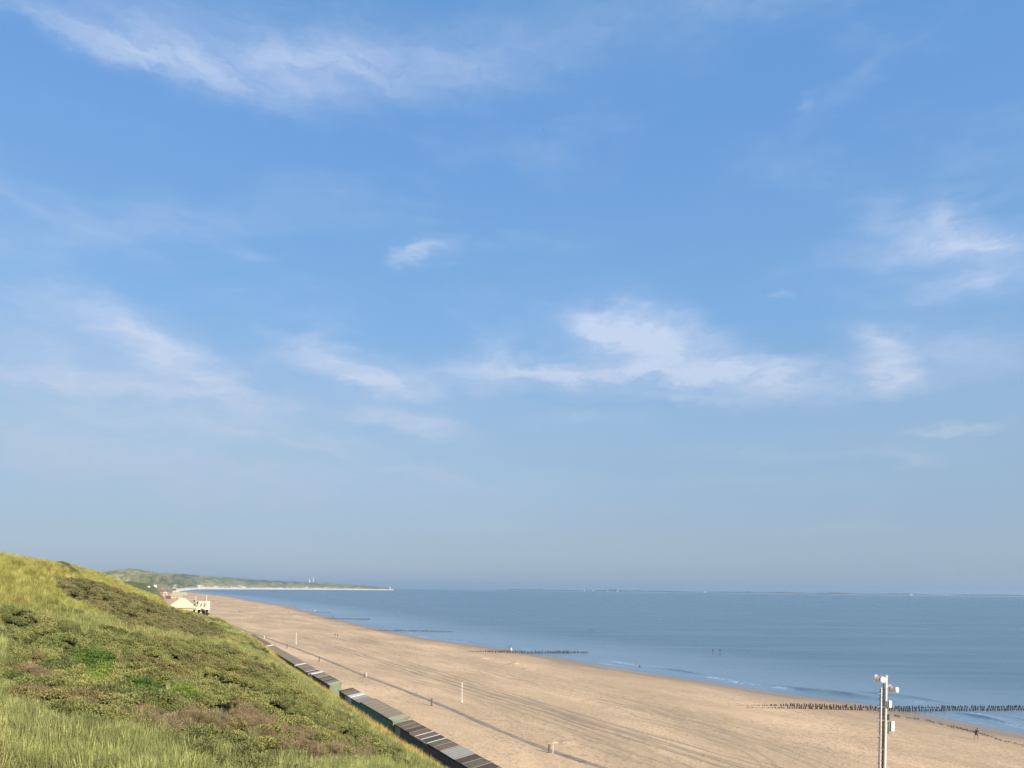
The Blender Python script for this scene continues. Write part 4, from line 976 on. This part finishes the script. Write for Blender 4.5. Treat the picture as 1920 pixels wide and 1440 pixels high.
for px, top, lb in ((367.2, 1117.5, 'left flagpole on the pavilion terrace'), (387.5, 1115, 'right flagpole at the outer pavilion corner')):
    q = rel(px, top); b0 = rel(px, 1128); a = MB(); a.tube((q.x, .2, b0.z - 2), (q.x, .2, q.z), .20, .14, 8); o = link('flagpole', a.mesh('flagpole', mt_flag, True), None, pav); o['label'] = lb
pav.scale = (.93, 1, 1)
# farther buildings
mt_win = paint('dim_window', (0.13, 0.11, 0.10), .3, .2, 1)
mt_brick = paint('red_brown_wall', (0.38, 0.20, 0.14), .8, .2, .5); mt_cb = paint('cream_box', (0.46, 0.37, 0.26), .7, .1, .5); mt_wh = paint('white_wall', (0.85, 0.84, 0.8), .6, .04, .5)
mt_gr = paint('grey_roof', (0.20, 0.17, 0.15), .8, .2, .5); mt_rr = paint('red_roof', (0.33, 0.13, 0.09), .8, .2, .5)
def house(px0, px1, ytop, yeave, ybase, d, wall, roof, label, cat='building', name='beach_building', hip=True, win=3, group='buildings along the far beach'):
    d = float(on_sand((px0 + px1) / 2, ybase).y) if d < 1e4 and d not in (HD1, HD2) else d
    A = AT(px0, ybase, d); B_ = AT(px1, ybase, d); cx_ = (A.x + B_.x) / 2; w_ = (B_.x - A.x) / 2; ze_ = AT(px0, yeave, d).z; zt_ = AT(px0, ytop, d).z; zb_ = min(A.z, B_.z)
    g = zl(cx_, d) if d < 2500 else zb_; print('HOUSE', label, round(zb_, 1), round(g, 1)); zb_ = min(zb_, g) - .5; D_ = max(w_ * 1.2, 4)
    t = empty(name, (cx_, d, zb_), math.atan2(-cx_, d), label, cat, group); e = w_ * .06 + .2
    a = MB(); a.box(-w_, w_, 0, D_ * 2, 0, ze_ - zb_); link('wall', a.mesh('wall', wall), None, t)
    a = MB(); zz = ze_ - zb_; hh = max(zt_ - ze_, .5); q = w_ * .45 if hip else w_ + e * .9
    vs = [(-w_ - e, -e, zz + .02), (w_ + e, -e, zz + .02), (w_ + e, 2 * D_ + e, zz + .02), (-w_ - e, 2 * D_ + e, zz + .02), (-q, D_, zz + hh), (q, D_, zz + hh)]
    a.add(vs, [(3, 2, 1, 0), (0, 1, 5, 4), (1, 2, 5), (2, 3, 4, 5), (3, 0, 4)]); link('roof', a.mesh('roof', roof), None, t)
    for k in range(win):
        x_ = -w_ + (k + .5) * 2 * w_ / win; a = MB(); a.box(x_ - w_ / win * .42, x_ + w_ / win * .42, -.12, -.02, zz * .62, zz * .82); link('window', a.mesh('window', mt_win), None, t)
    a = MB(); x_ = w_ * .1; a.box(x_ - .5, x_ + .5, -.14, -.01, 0, min(2.3, zz * .42)); link('door', a.mesh('door', mt_stair), None, t)
def hd(px, py, d):
    h_ = ground_hit(px, py, 420, 2500); return float(h_.y) if h_ is not None else d
HD1 = hd(290.5, 1100.4, 1350); HD2 = hd(279, 1101.3, 1250); print('HD', HD1, HD2)
house(318, 341, 1114.5, 1116.6, 1122, 700, mt_cb, mt_cream, 'cream flat-roofed beach pavilion right behind the big restaurant', win=4)
house(321.5, 337, 1107.6, 1110.4, 1113.5, 850, mt_cb, mt_cream, 'bright cream-roofed pavilion behind the brown beach buildings', win=3)
house(337, 351, 1111.0, 1113.0, 1115.5, 950, mt_cb, mt_cream, 'low pale building farthest out on the sand', win=3)
house(309, 322, 1106.5, 1109.5, 1114.5, 820, mt_brick, mt_gr, 'grey-roofed brown building among the far pavilions', win=2)
house(296, 309, 1106.5, 1109.0, 1113.8, 900, mt_brick, mt_rr, 'red-roofed brown building at the dune foot, leftmost of the cluster', win=2)
house(303, 318, 1104.2, 1106.0, 1109.6, 1150, mt_cb, mt_cream, 'small cream building on top of the far cluster', win=3)
house(306, 314, 1109.5, 1112.0, 1117.5, 720, mt_cb, mt_flag, 'narrow pinkish beach building between the brown ones', win=1)
house(311, 320, 1116.5, 1118.5, 1123, 600, mt_stair, mt_gr, 'little dark shed left of the restaurant roof', win=1, cat='shed', name='shed')
house(327, 335, 1103.6, 1105.0, 1107.6, 1400, mt_cb, mt_cream, 'distant cream building at the near end of the bay beach', win=2)
house(288, 293.5, 1096.6, 1097.8, 1100.6, HD1, mt_wh, mt_wh, 'small white house in the green dunes below the far hill', win=2, cat='house', name='white_house')
house(277, 281, 1098, 1098.9, 1101.0, HD2, mt_wh, mt_gr, 'tiny white cottage in the dark dune trees', win=1, cat='house', name='white_house')
# white tower-like works on the far ridge, light at the headland tip, buildings over the water
def tower(px, ytop, ybase, d, w_, name, label, cat, group=None, legs=True):
    b = AT(px, ybase, d); h = AT(px, ytop, d).z - b.z; t = empty(name, b - Vector((0, 0, 2)), 0, label, cat, group)
    a = MB(); a.lathe((0, 0, 0), (0, 0, 1), [(0, w_), (h * .5, w_ * .8), (h * .8, w_ * .7), (h * .82, w_ * .9), (h * .86, w_ * .9)], 14); link('shaft', a.mesh('shaft', mt_wh_far, True), None, t)
    a = MB(); a.lathe((0, 0, h * .86), (0, 0, 1), [(0, w_ * .5), (h * .08, w_ * .5), (h * .1, w_ * .62), (h * .16, 0)], 12); link('top', a.mesh('top', mt_wh_far, True), None, t)
mt_wh_far = paint('far_white', (0.52, 0.53, 0.53), .7, .05, .1)
tower(580, 1085, 1093, 6350, 9, 'tower', 'left white tower on the far dune ridge', 'tower', 'white towers on the far ridge')
tower(587, 1082, 1092.5, 6380, 6, 'tower', 'slimmer right white tower on the far dune ridge', 'tower', 'white towers on the far ridge')
tower(731, 1099.5, 1104.5, 7080, 7, 'lighthouse', 'small white beacon at the tip of the headland', 'beacon')
def block(px, w_, h, d, label, name='far_building'):
    r = ray(px, CY); t = empty(name, (r[0] * d, d, 2), 0, label, 'building', 'pale buildings on the opposite shore')
    a = MB(); a.box(-w_, w_, 0, 20, 0, h); link('wall', a.mesh('wall', mt_wh_far), None, t)
    a = MB(); a.box(-w_ * .6, w_ * .6, 4, 16, h + .02, h + h * .14); link('roof', a.mesh('roof', mt_wh_far), None, t)
for k, (px, w_, h, lb) in [(k_, (a_[0], a_[1] * .7, a_[2] * .62 + 8, a_[3])) for k_, a_ in enumerate(((1096, 12, 38, 'tallest white building on the horizon, left of the others'), (1112, 9, 30, 'second white building on the horizon'), (1140, 14, 18, 'low pale building between the horizon towers'),
        (1158, 14, 26, 'broad white building on the horizon'), (1322, 20, 22, 'lone pale building in the middle of the horizon line'), (1709, 34, 20, 'long white building on the right of the horizon'), (1775, 9, 24, 'narrow pale building far right on the horizon')))]:
    block(px, w_, h, 13950, lb)

# ------------------------------------------------------------------ people
mt_skin = paint('skin', (0.30, 0.175, 0.115), .55, .08, 4); mt_hair = paint('hair', (0.05, 0.03, 0.02), .6, .2, 8)
cloth = {'dark': paint('cloth_dark', (0.03, 0.035, 0.05), .8, .2, 5), 'white': paint('cloth_white', (0.75, 0.75, 0.73), .8, .08, 5), 'blue': paint('cloth_blue', (0.05, 0.12, 0.28), .8, .2, 5), 'red': paint('cloth_red', (0.42, 0.07, 0.06), .8, .2, 5),
         'grey': paint('cloth_grey', (0.18, 0.18, 0.19), .8, .2, 5)}
def skinned(name, pts, edges, mat, parent=None, root=0, sub=2):
    me = bpy.data.meshes.new(name); me.from_pydata([q[:3] for q in pts], edges, []); me.materials.append(mat)
    o = link(name, me, None, parent); sk = o.modifiers.new('skin', 'SKIN'); sk.use_smooth_shade = True
    if not me.skin_vertices: 
        bm = bmesh.new(); bm.from_mesh(me); bm.verts.layers.skin.verify(); bm.to_mesh(me); bm.free()
    for i_, q in enumerate(pts):
        v = me.skin_vertices[0].data[i_]; v.radius = (q[3], q[4] if len(q) > 4 else q[3]); v.use_root = (i_ == root)
    if sub: o.modifiers.new('smooth', 'SUBSURF').levels = sub; o.modifiers[-1].render_levels = sub
    return o
def person(loc, rz, label, pose='stand', top='dark', bottom='dark', group=None, stride=.25, bend=0.0, arm=(.1, .1), h=1.72):
    k = h / 1.72
    def R(x, y, z):                          # bend the trunk forward (towards -y) about the hips
        if bend and z > .9:
            yy, zz = y, z - .92; y = yy * math.cos(bend) - zz * math.sin(bend); z = .92 + yy * math.sin(bend) + zz * math.cos(bend)
        return x * k, y * k, z * k
    fs = stride; kn = .07 if stride else 0.0
    hip = [(-.09, 0, .88), (.09, 0, .88)]
    P = [R(0, 0, .95) + (.135, .11), R(0, -.01, 1.12) + (.125, .095), R(0, 0, 1.32) + (.15, .11), R(0, .005, 1.42) + (.10, .08), R(0, -.005, 1.49) + (.052, .052), R(0, -.03, 1.55) + (.066, .075), R(0, -.03, 1.64) + (.078, .095), R(0, -.02, 1.705) + (.045, .055)]
    E = [(0, 1), (1, 2), (2, 3), (3, 4), (4, 5), (5, 6), (6, 7)]
    def limb(st, pts):
        prev = st
        for q in pts: P.append(q); E.append((prev, len(P) - 1)); prev = len(P) - 1
        return prev
    for sgn, a_ in ((-1, arm[0]), (1, arm[1])):
        sh = (.175 * sgn, 0, 1.39); el_ = (sh[0] + .05 * sgn, -.26 * math.sin(a_) + .02, sh[2] - .28 * math.cos(a_)); wr_ = (el_[0] + .01 * sgn, el_[1] - .24 * math.sin(a_ + .35), el_[2] - .24 * math.cos(a_ + .35))
        ha = (wr_[0], wr_[1] - .05 * math.sin(a_ + .4), wr_[2] - .06 * math.cos(a_ + .4))
        w0 = limb(3, [R(*sh) + (.055,), R(*el_) + (.038,), R(*wr_) + (.026,), R(*ha) + (.033, .02)])
        for fi in range(4):                  # four fingers and a thumb, slightly curled
            fx = (fi - 1.5) * .018; fl_ = (.055, .065, .06, .045)[fi]
            limb(w0, [R(ha[0] + fx * .3, ha[1] + fx, ha[2] - .04) + (.009,), R(ha[0] - .01 * sgn + fx * .3, ha[1] + fx - .004, ha[2] - .04 - fl_) + (.007,)])
        limb(w0, [R(ha[0] - .006 * sgn, ha[1] - .035, ha[2] - .01) + (.010,), R(ha[0] - .008 * sgn, ha[1] - .05, ha[2] - .05) + (.008,)])
    legs = []
    for sgn, f_ in ((-1, fs), (1, -fs)):
        hp = (.09 * sgn, 0, .88); kne = (.095 * sgn, -f_ * .5 - kn * .5, .49); an = (.095 * sgn, -f_ * .9 + (.06 if f_ < 0 else 0), .085); to = (.10 * sgn, an[1] - .16, .03)
        limb(0, [tuple(v * k for v in hp) + (.095,), tuple(v * k for v in kne) + (.058,), tuple(v * k for v in (an[0], an[1] + .01, .3)) + (.052,), tuple(v * k for v in an) + (.036,), tuple(v * k for v in to) + (.032, .022)])
        legs.append((hp, kne, an))
    # face: nose and ears grown from the head
    for q in ((0, -.135, 1.62, .012), ): limb(6, [R(*q[:3]) + (q[3],)])
    for sgn in (-1, 1): limb(6, [R(.088 * sgn, -.015, 1.625) + (.014, .02)])
    body = skinned('person', P, E, mt_skin, sub=1); body.location = loc; body.rotation_euler = (0, 0, rz)
    tag(body, label, 'person', group)
    hr = MB(); c = Vector(R(0, -.012, 1.665)); 
    vs = []; fs_ = []; nn_, mm_ = 12, 7
    for i_ in range(mm_):
        th = i_ / (mm_ - 1) * 1.9
        for j_ in range(nn_):
            ph = j_ / nn_ * 2 * math.pi; rr = .108; y_ = math.sin(th) * math.sin(ph); zc = math.cos(th)
            if y_ < -.2 and zc < .35: zc = .35 + (zc - .35) * .1
            vs.append((c.x + .9 * rr * k * math.sin(th) * math.cos(ph), c.y + rr * 1.08 * k * y_, c.z + rr * k * zc))
    for i_ in range(mm_ - 1):
        for j_ in range(nn_): fs_.append((i_ * nn_ + j_, i_ * nn_ + (j_ + 1) % nn_, (i_ + 1) * nn_ + (j_ + 1) % nn_, (i_ + 1) * nn_ + j_))
    hr.add(vs, fs_); link('hair', hr.mesh('hair', mt_hair, True), None, body)
    if top: skinned('shirt', [R(0, 0, .93) + (.155, .13), R(0, -.01, 1.12) + (.145, .112), R(0, 0, 1.32) + (.168, .125), R(0, .005, 1.41) + (.11, .09)] + [R(.175 * sg, 0, 1.39) + (.066,) for sg in (-1, 1)] +
                    [R(.2 * sg, -.12 * math.sin(a_) + .01, 1.27) + (.056,) for sg, a_ in ((-1, arm[0]), (1, arm[1]))], [(0, 1), (1, 2), (2, 3), (3, 4), (3, 5), (4, 6), (5, 7)], cloth[top], body, sub=1)
    if bottom:
        pts = [R(0, 0, .95) + (.152, .125)]; ed = []
        for hp, kne, an in legs:
            pts.append(tuple(v * k for v in hp) + (.108,)); ed.append((0, len(pts) - 1)); mid_ = tuple((hp[i_] * .4 + kne[i_] * .6) * k for i_ in range(3)); pts.append(mid_ + (.082,)); ed.append((len(pts) - 2, len(pts) - 1))
        skinned('shorts', pts, ed, cloth[bottom], body, sub=1)
    return body
def pl(px, py, *a, water=False, wade=0.0, **kw):
    if water: g = G(px, py, 0); g.z = -wade
    else: g = on_sand(px, py)
    return person(g, *a, **kw)
GB = 'people on the beach'; GW = 'bathers standing in the sea'
pl(1830.5, 1387, 2.2, 'person in dark clothes leaning forward on the wet sand right of the mast', top='dark', bottom='dark', group=GB, stride=.42, bend=.38, arm=(.7, .2))
pl(1107.5, 1184.5, .6, 'left one of two bathers standing together in the sea', water=True, wade=.2, top='dark', bottom='dark', group=GW, stride=.1)  # dark clothing on both standing pairs paints in a backlit silhouette
pl(1113.5, 1184.5, -.7, 'right one of two bathers standing together in the sea', water=True, wade=.2, top='grey', bottom='dark', group=GW, stride=.1)
pl(1336.5, 1224, 1.2, 'slim bather on the left of the right-hand pair in the sea', water=True, wade=.1, top='dark', bottom='dark', group=GW, stride=.1)
pl(1350, 1224, -.5, 'bather darkened like a backlit silhouette on the right of the right-hand pair', water=True, wade=.2, top='dark', bottom='dark', group=GW, stride=.2, arm=(.9, .6))
pl(952, 1164, 0, 'swimmer with only head and shoulders above the sea', water=True, wade=1.2, top=None, bottom='dark', group=GW, stride=0)
pl(1192, 1249, 1.0, 'bather sitting deep in the surf, left of a dark companion', water=True, wade=1.0, top=None, bottom='blue', group=GW, stride=0)
pl(1200.5, 1250.5, -1.0, 'dark-clad bather low in the surf beside the first', water=True, wade=1.05, top='dark', bottom='dark', group=GW, stride=0, bend=.6)
pl(954.8, 1219.5, 1.4, 'person in dark clothes beside a white beach bag near the second groyne', top='dark', bottom='dark', group=GB, stride=.1)
pl(628, 1193.5, .4, 'left one of a dark-clad pair resting on the open sand', top='dark', bottom='dark', group=GB, stride=.05, h=1.5, bend=.5)
pl(633.2, 1194.5, -.4, 'right one of a dark-clad pair resting on the open sand', top='dark', bottom='grey', group=GB, stride=.05, h=1.4, bend=.6)
pl(545.5, 1158, 1.0, 'walker in dark top under a dark cap in the middle of the far beach', top='dark', bottom='white', group=GB, stride=.3, bend=.2)
pl(541.8, 1150.5, .2, 'reddish-clad person behind the dark-topped walker', top='red', bottom='grey', group=GB)
pl(586.6, 1162, .7, 'lone brown-clad walker near the waterline before the farthest groyne', top='red', bottom='dark', group=GB, h=1.8)
pl(622.5, 1159.5, .2, 'left one of two people standing at the farthest groyne', top='dark', bottom='blue', group=GB)
pl(625, 1159.5, .2, 'right one of two people standing at the farthest groyne', top='dark', bottom='dark', group=GB, h=1.8)
pl(448.6, 1149, .9, 'left one of two walkers above the marker post', top='dark', bottom='dark', group=GB, stride=.3)
pl(452.6, 1149.5, .9, 'right one of two walkers above the marker post', top='dark', bottom='grey', group=GB, stride=.3, h=1.6)
pl(474.2, 1137, .3, 'left one of three people on the far sand close to the water', top='red', bottom='grey', group=GB)
pl(478.2, 1136.5, .3, 'tallest of three people on the far sand close to the water', top='blue', bottom='dark', group=GB, h=1.85)
pl(483, 1138.5, .3, 'right one of three people, bending down on the far sand', top='dark', bottom='red', group=GB, bend=1.0)
pl(488.5, 1148.5, .3, 'person in red sitting low on the far sand', top='red', bottom='red', group=GB, bend=.7, h=1.4)
pl(399.4, 1129.5, .3, 'dark figure on the far sand, nearest the restaurant flagpole', top='dark', bottom='dark', group=GB)
pl(411.5, 1131, .3, 'dark figure on the far sand, to the right of the one near the flagpole', top='dark', bottom='red', group=GB, bend=.6)
pl(527.5, 1136.5, .3, 'tiny figure at the far waterline left of the farthest groyne', top='dark', bottom='blue', group=GB)
pl(576.5, 1144.5, .3, 'tiny dark figure at the far waterline beside the coloured shelter', top='dark', bottom='dark', group=GB)
# white bag and beach shelter
g = on_sand(958.2, 1219); a = MB(); 
a.lathe((0, 0, 0), (0, 0, 1), [(0, .34), (.12, .42), (.45, .38), (.7, .24), (.78, .1), (.8, 0)], 14); t = empty('beach_bag', g, 0, 'white beach bag on the sand by the second groyne', 'bag'); link('body', a.mesh('body', cloth['white'], True), None, t)
a = MB(); a.tube((-.12, 0, .72), (0, 0, .95), .02, .02, 6); a.tube((0, 0, .95), (.12, 0, .72), .02, .02, 6); link('handle', a.mesh('handle', cloth['white']), None, t)
g = on_sand(590, 1146); t = empty('beach_shelter', g, .3, 'low purple beach shelter by the far waterline', 'beach tent'); a = MB(); vs = []; n1, n2 = 9, 9
for i_ in range(n1):
    for j_ in range(n2):
        u_ = (i_ / (n1 - 1) - .5) * 3.0; v_ = j_ / (n2 - 1) * math.pi * .62; vs.append((u_, -1.1 * math.cos(v_) * (1 - (u_ / 2.2) ** 2 * .5), 1.35 * math.sin(v_) * (1 - (u_ / 1.9) ** 2 * .5)))
a.add(vs, [(i_ * n2 + j_, (i_ + 1) * n2 + j_, (i_ + 1) * n2 + j_ + 1, i_ * n2 + j_ + 1) for i_ in range(n1 - 1) for j_ in range(n2 - 1)])
o = link('canopy', a.mesh('canopy', paint('shelter_purple', (0.30, 0.20, 0.45), .7, .1, 2), True), None, t); o.modifiers.new('thick', 'SOLIDIFY').thickness = .02
a = MB(); a.tube((-1.5, -.6, 0), (-1.5, .3, .75), .02, .02, 6); a.tube((1.5, -.6, 0), (1.5, .3, .75), .02, .02, 6); link('hoop', a.mesh('hoop', mt_galv), None, t)
for (px, py, lb) in ((401, 1149, 'left one of two pale beach towels below the restaurant'), (411.5, 1148.5, 'right one of two pale beach towels below the restaurant')):
    g = on_sand(px, py); a = MB(); V = []
    for i_ in range(8):
        for j_ in range(5): V.append(((i_ / 7 - .5) * 3.2, (j_ / 4 - .5) * 2.2, .12 + .10 * float(vnoise(i_ * .9 + px, j_ * .8))))
    me = npmesh('beach_towel', np.array(V), grid_faces(8, 5), paint('towel', (0.75, 0.6, 0.38), .9, .1, 1)); o = link('beach_towel', me, None, None, g); o.modifiers.new('thick', 'SOLIDIFY').thickness = .06; tag(o, lb, 'towel', 'towels on the far sand')

# ------------------------------------------------------------------ birds
def bird(px, py, d, span, label):
    g = AT(px, py, d); a = MB(); t = empty('bird', g, .8, label, 'bird', 'birds in the sky'); s_ = span
    a.lathe((0, -.35 * s_ * .6, 0), (0, 1, .05), [(0, .005), (.06 * s_, .035 * s_), (.2 * s_, .055 * s_), (.33 * s_, .035 * s_), (.42 * s_, .01)], 10); b_ = link('body', a.mesh('body', cloth['dark'], True), None, t)
    for sg in (-1, 1):
        w_ = MB(); V = [(0, -.07, 0), (.22 * sg, -.10, .10), (.5 * sg, .02, .04), (.22 * sg, .03, .095), (0, .07, 0)]; V = [(x_ * s_, y_ * s_, z_ * s_) for x_, y_, z_ in V]
        w_.add(V + [(x_, y_, z_ + .012) for x_, y_, z_ in V], [(0, 1, 3, 4), (1, 2, 3), (9, 8, 6, 5), (8, 7, 6), (0, 5, 6, 1), (1, 6, 7, 2), (2, 7, 8, 3), (3, 8, 9, 4)]); link('wing', w_.mesh('wing', cloth['dark']), None, t)
bird(1018.5, 243.5, 100, .34, 'small dark bird high in the middle of the sky')
bird(1502, 431, 150, .28, 'faint tiny bird left of the right-hand clouds')

# ------------------------------------------------------------------ haze
HZ = MB(); HZ.box(-16800, 16800, -900, 16700, -6, 130)
hm = bpy.data.materials.new('haze'); hm.use_nodes = True; ht = hm.node_tree; ht.nodes.clear()
ho = ht.nodes.new('ShaderNodeOutputMaterial'); hv = ht.nodes.new('ShaderNodeVolumePrincipled'); ht.links.new(hv.outputs[0], ho.inputs['Volume'])
hv.inputs['Color'].default_value = (0.54, 0.79, 1.0, 1); hv.inputs['Density'].default_value = 0.000045; hv.inputs['Anisotropy'].default_value = 0.25
tag(link('haze', HZ.mesh('haze', hm)), 'thin sea haze softening the far shore', 'haze', kind='stuff')
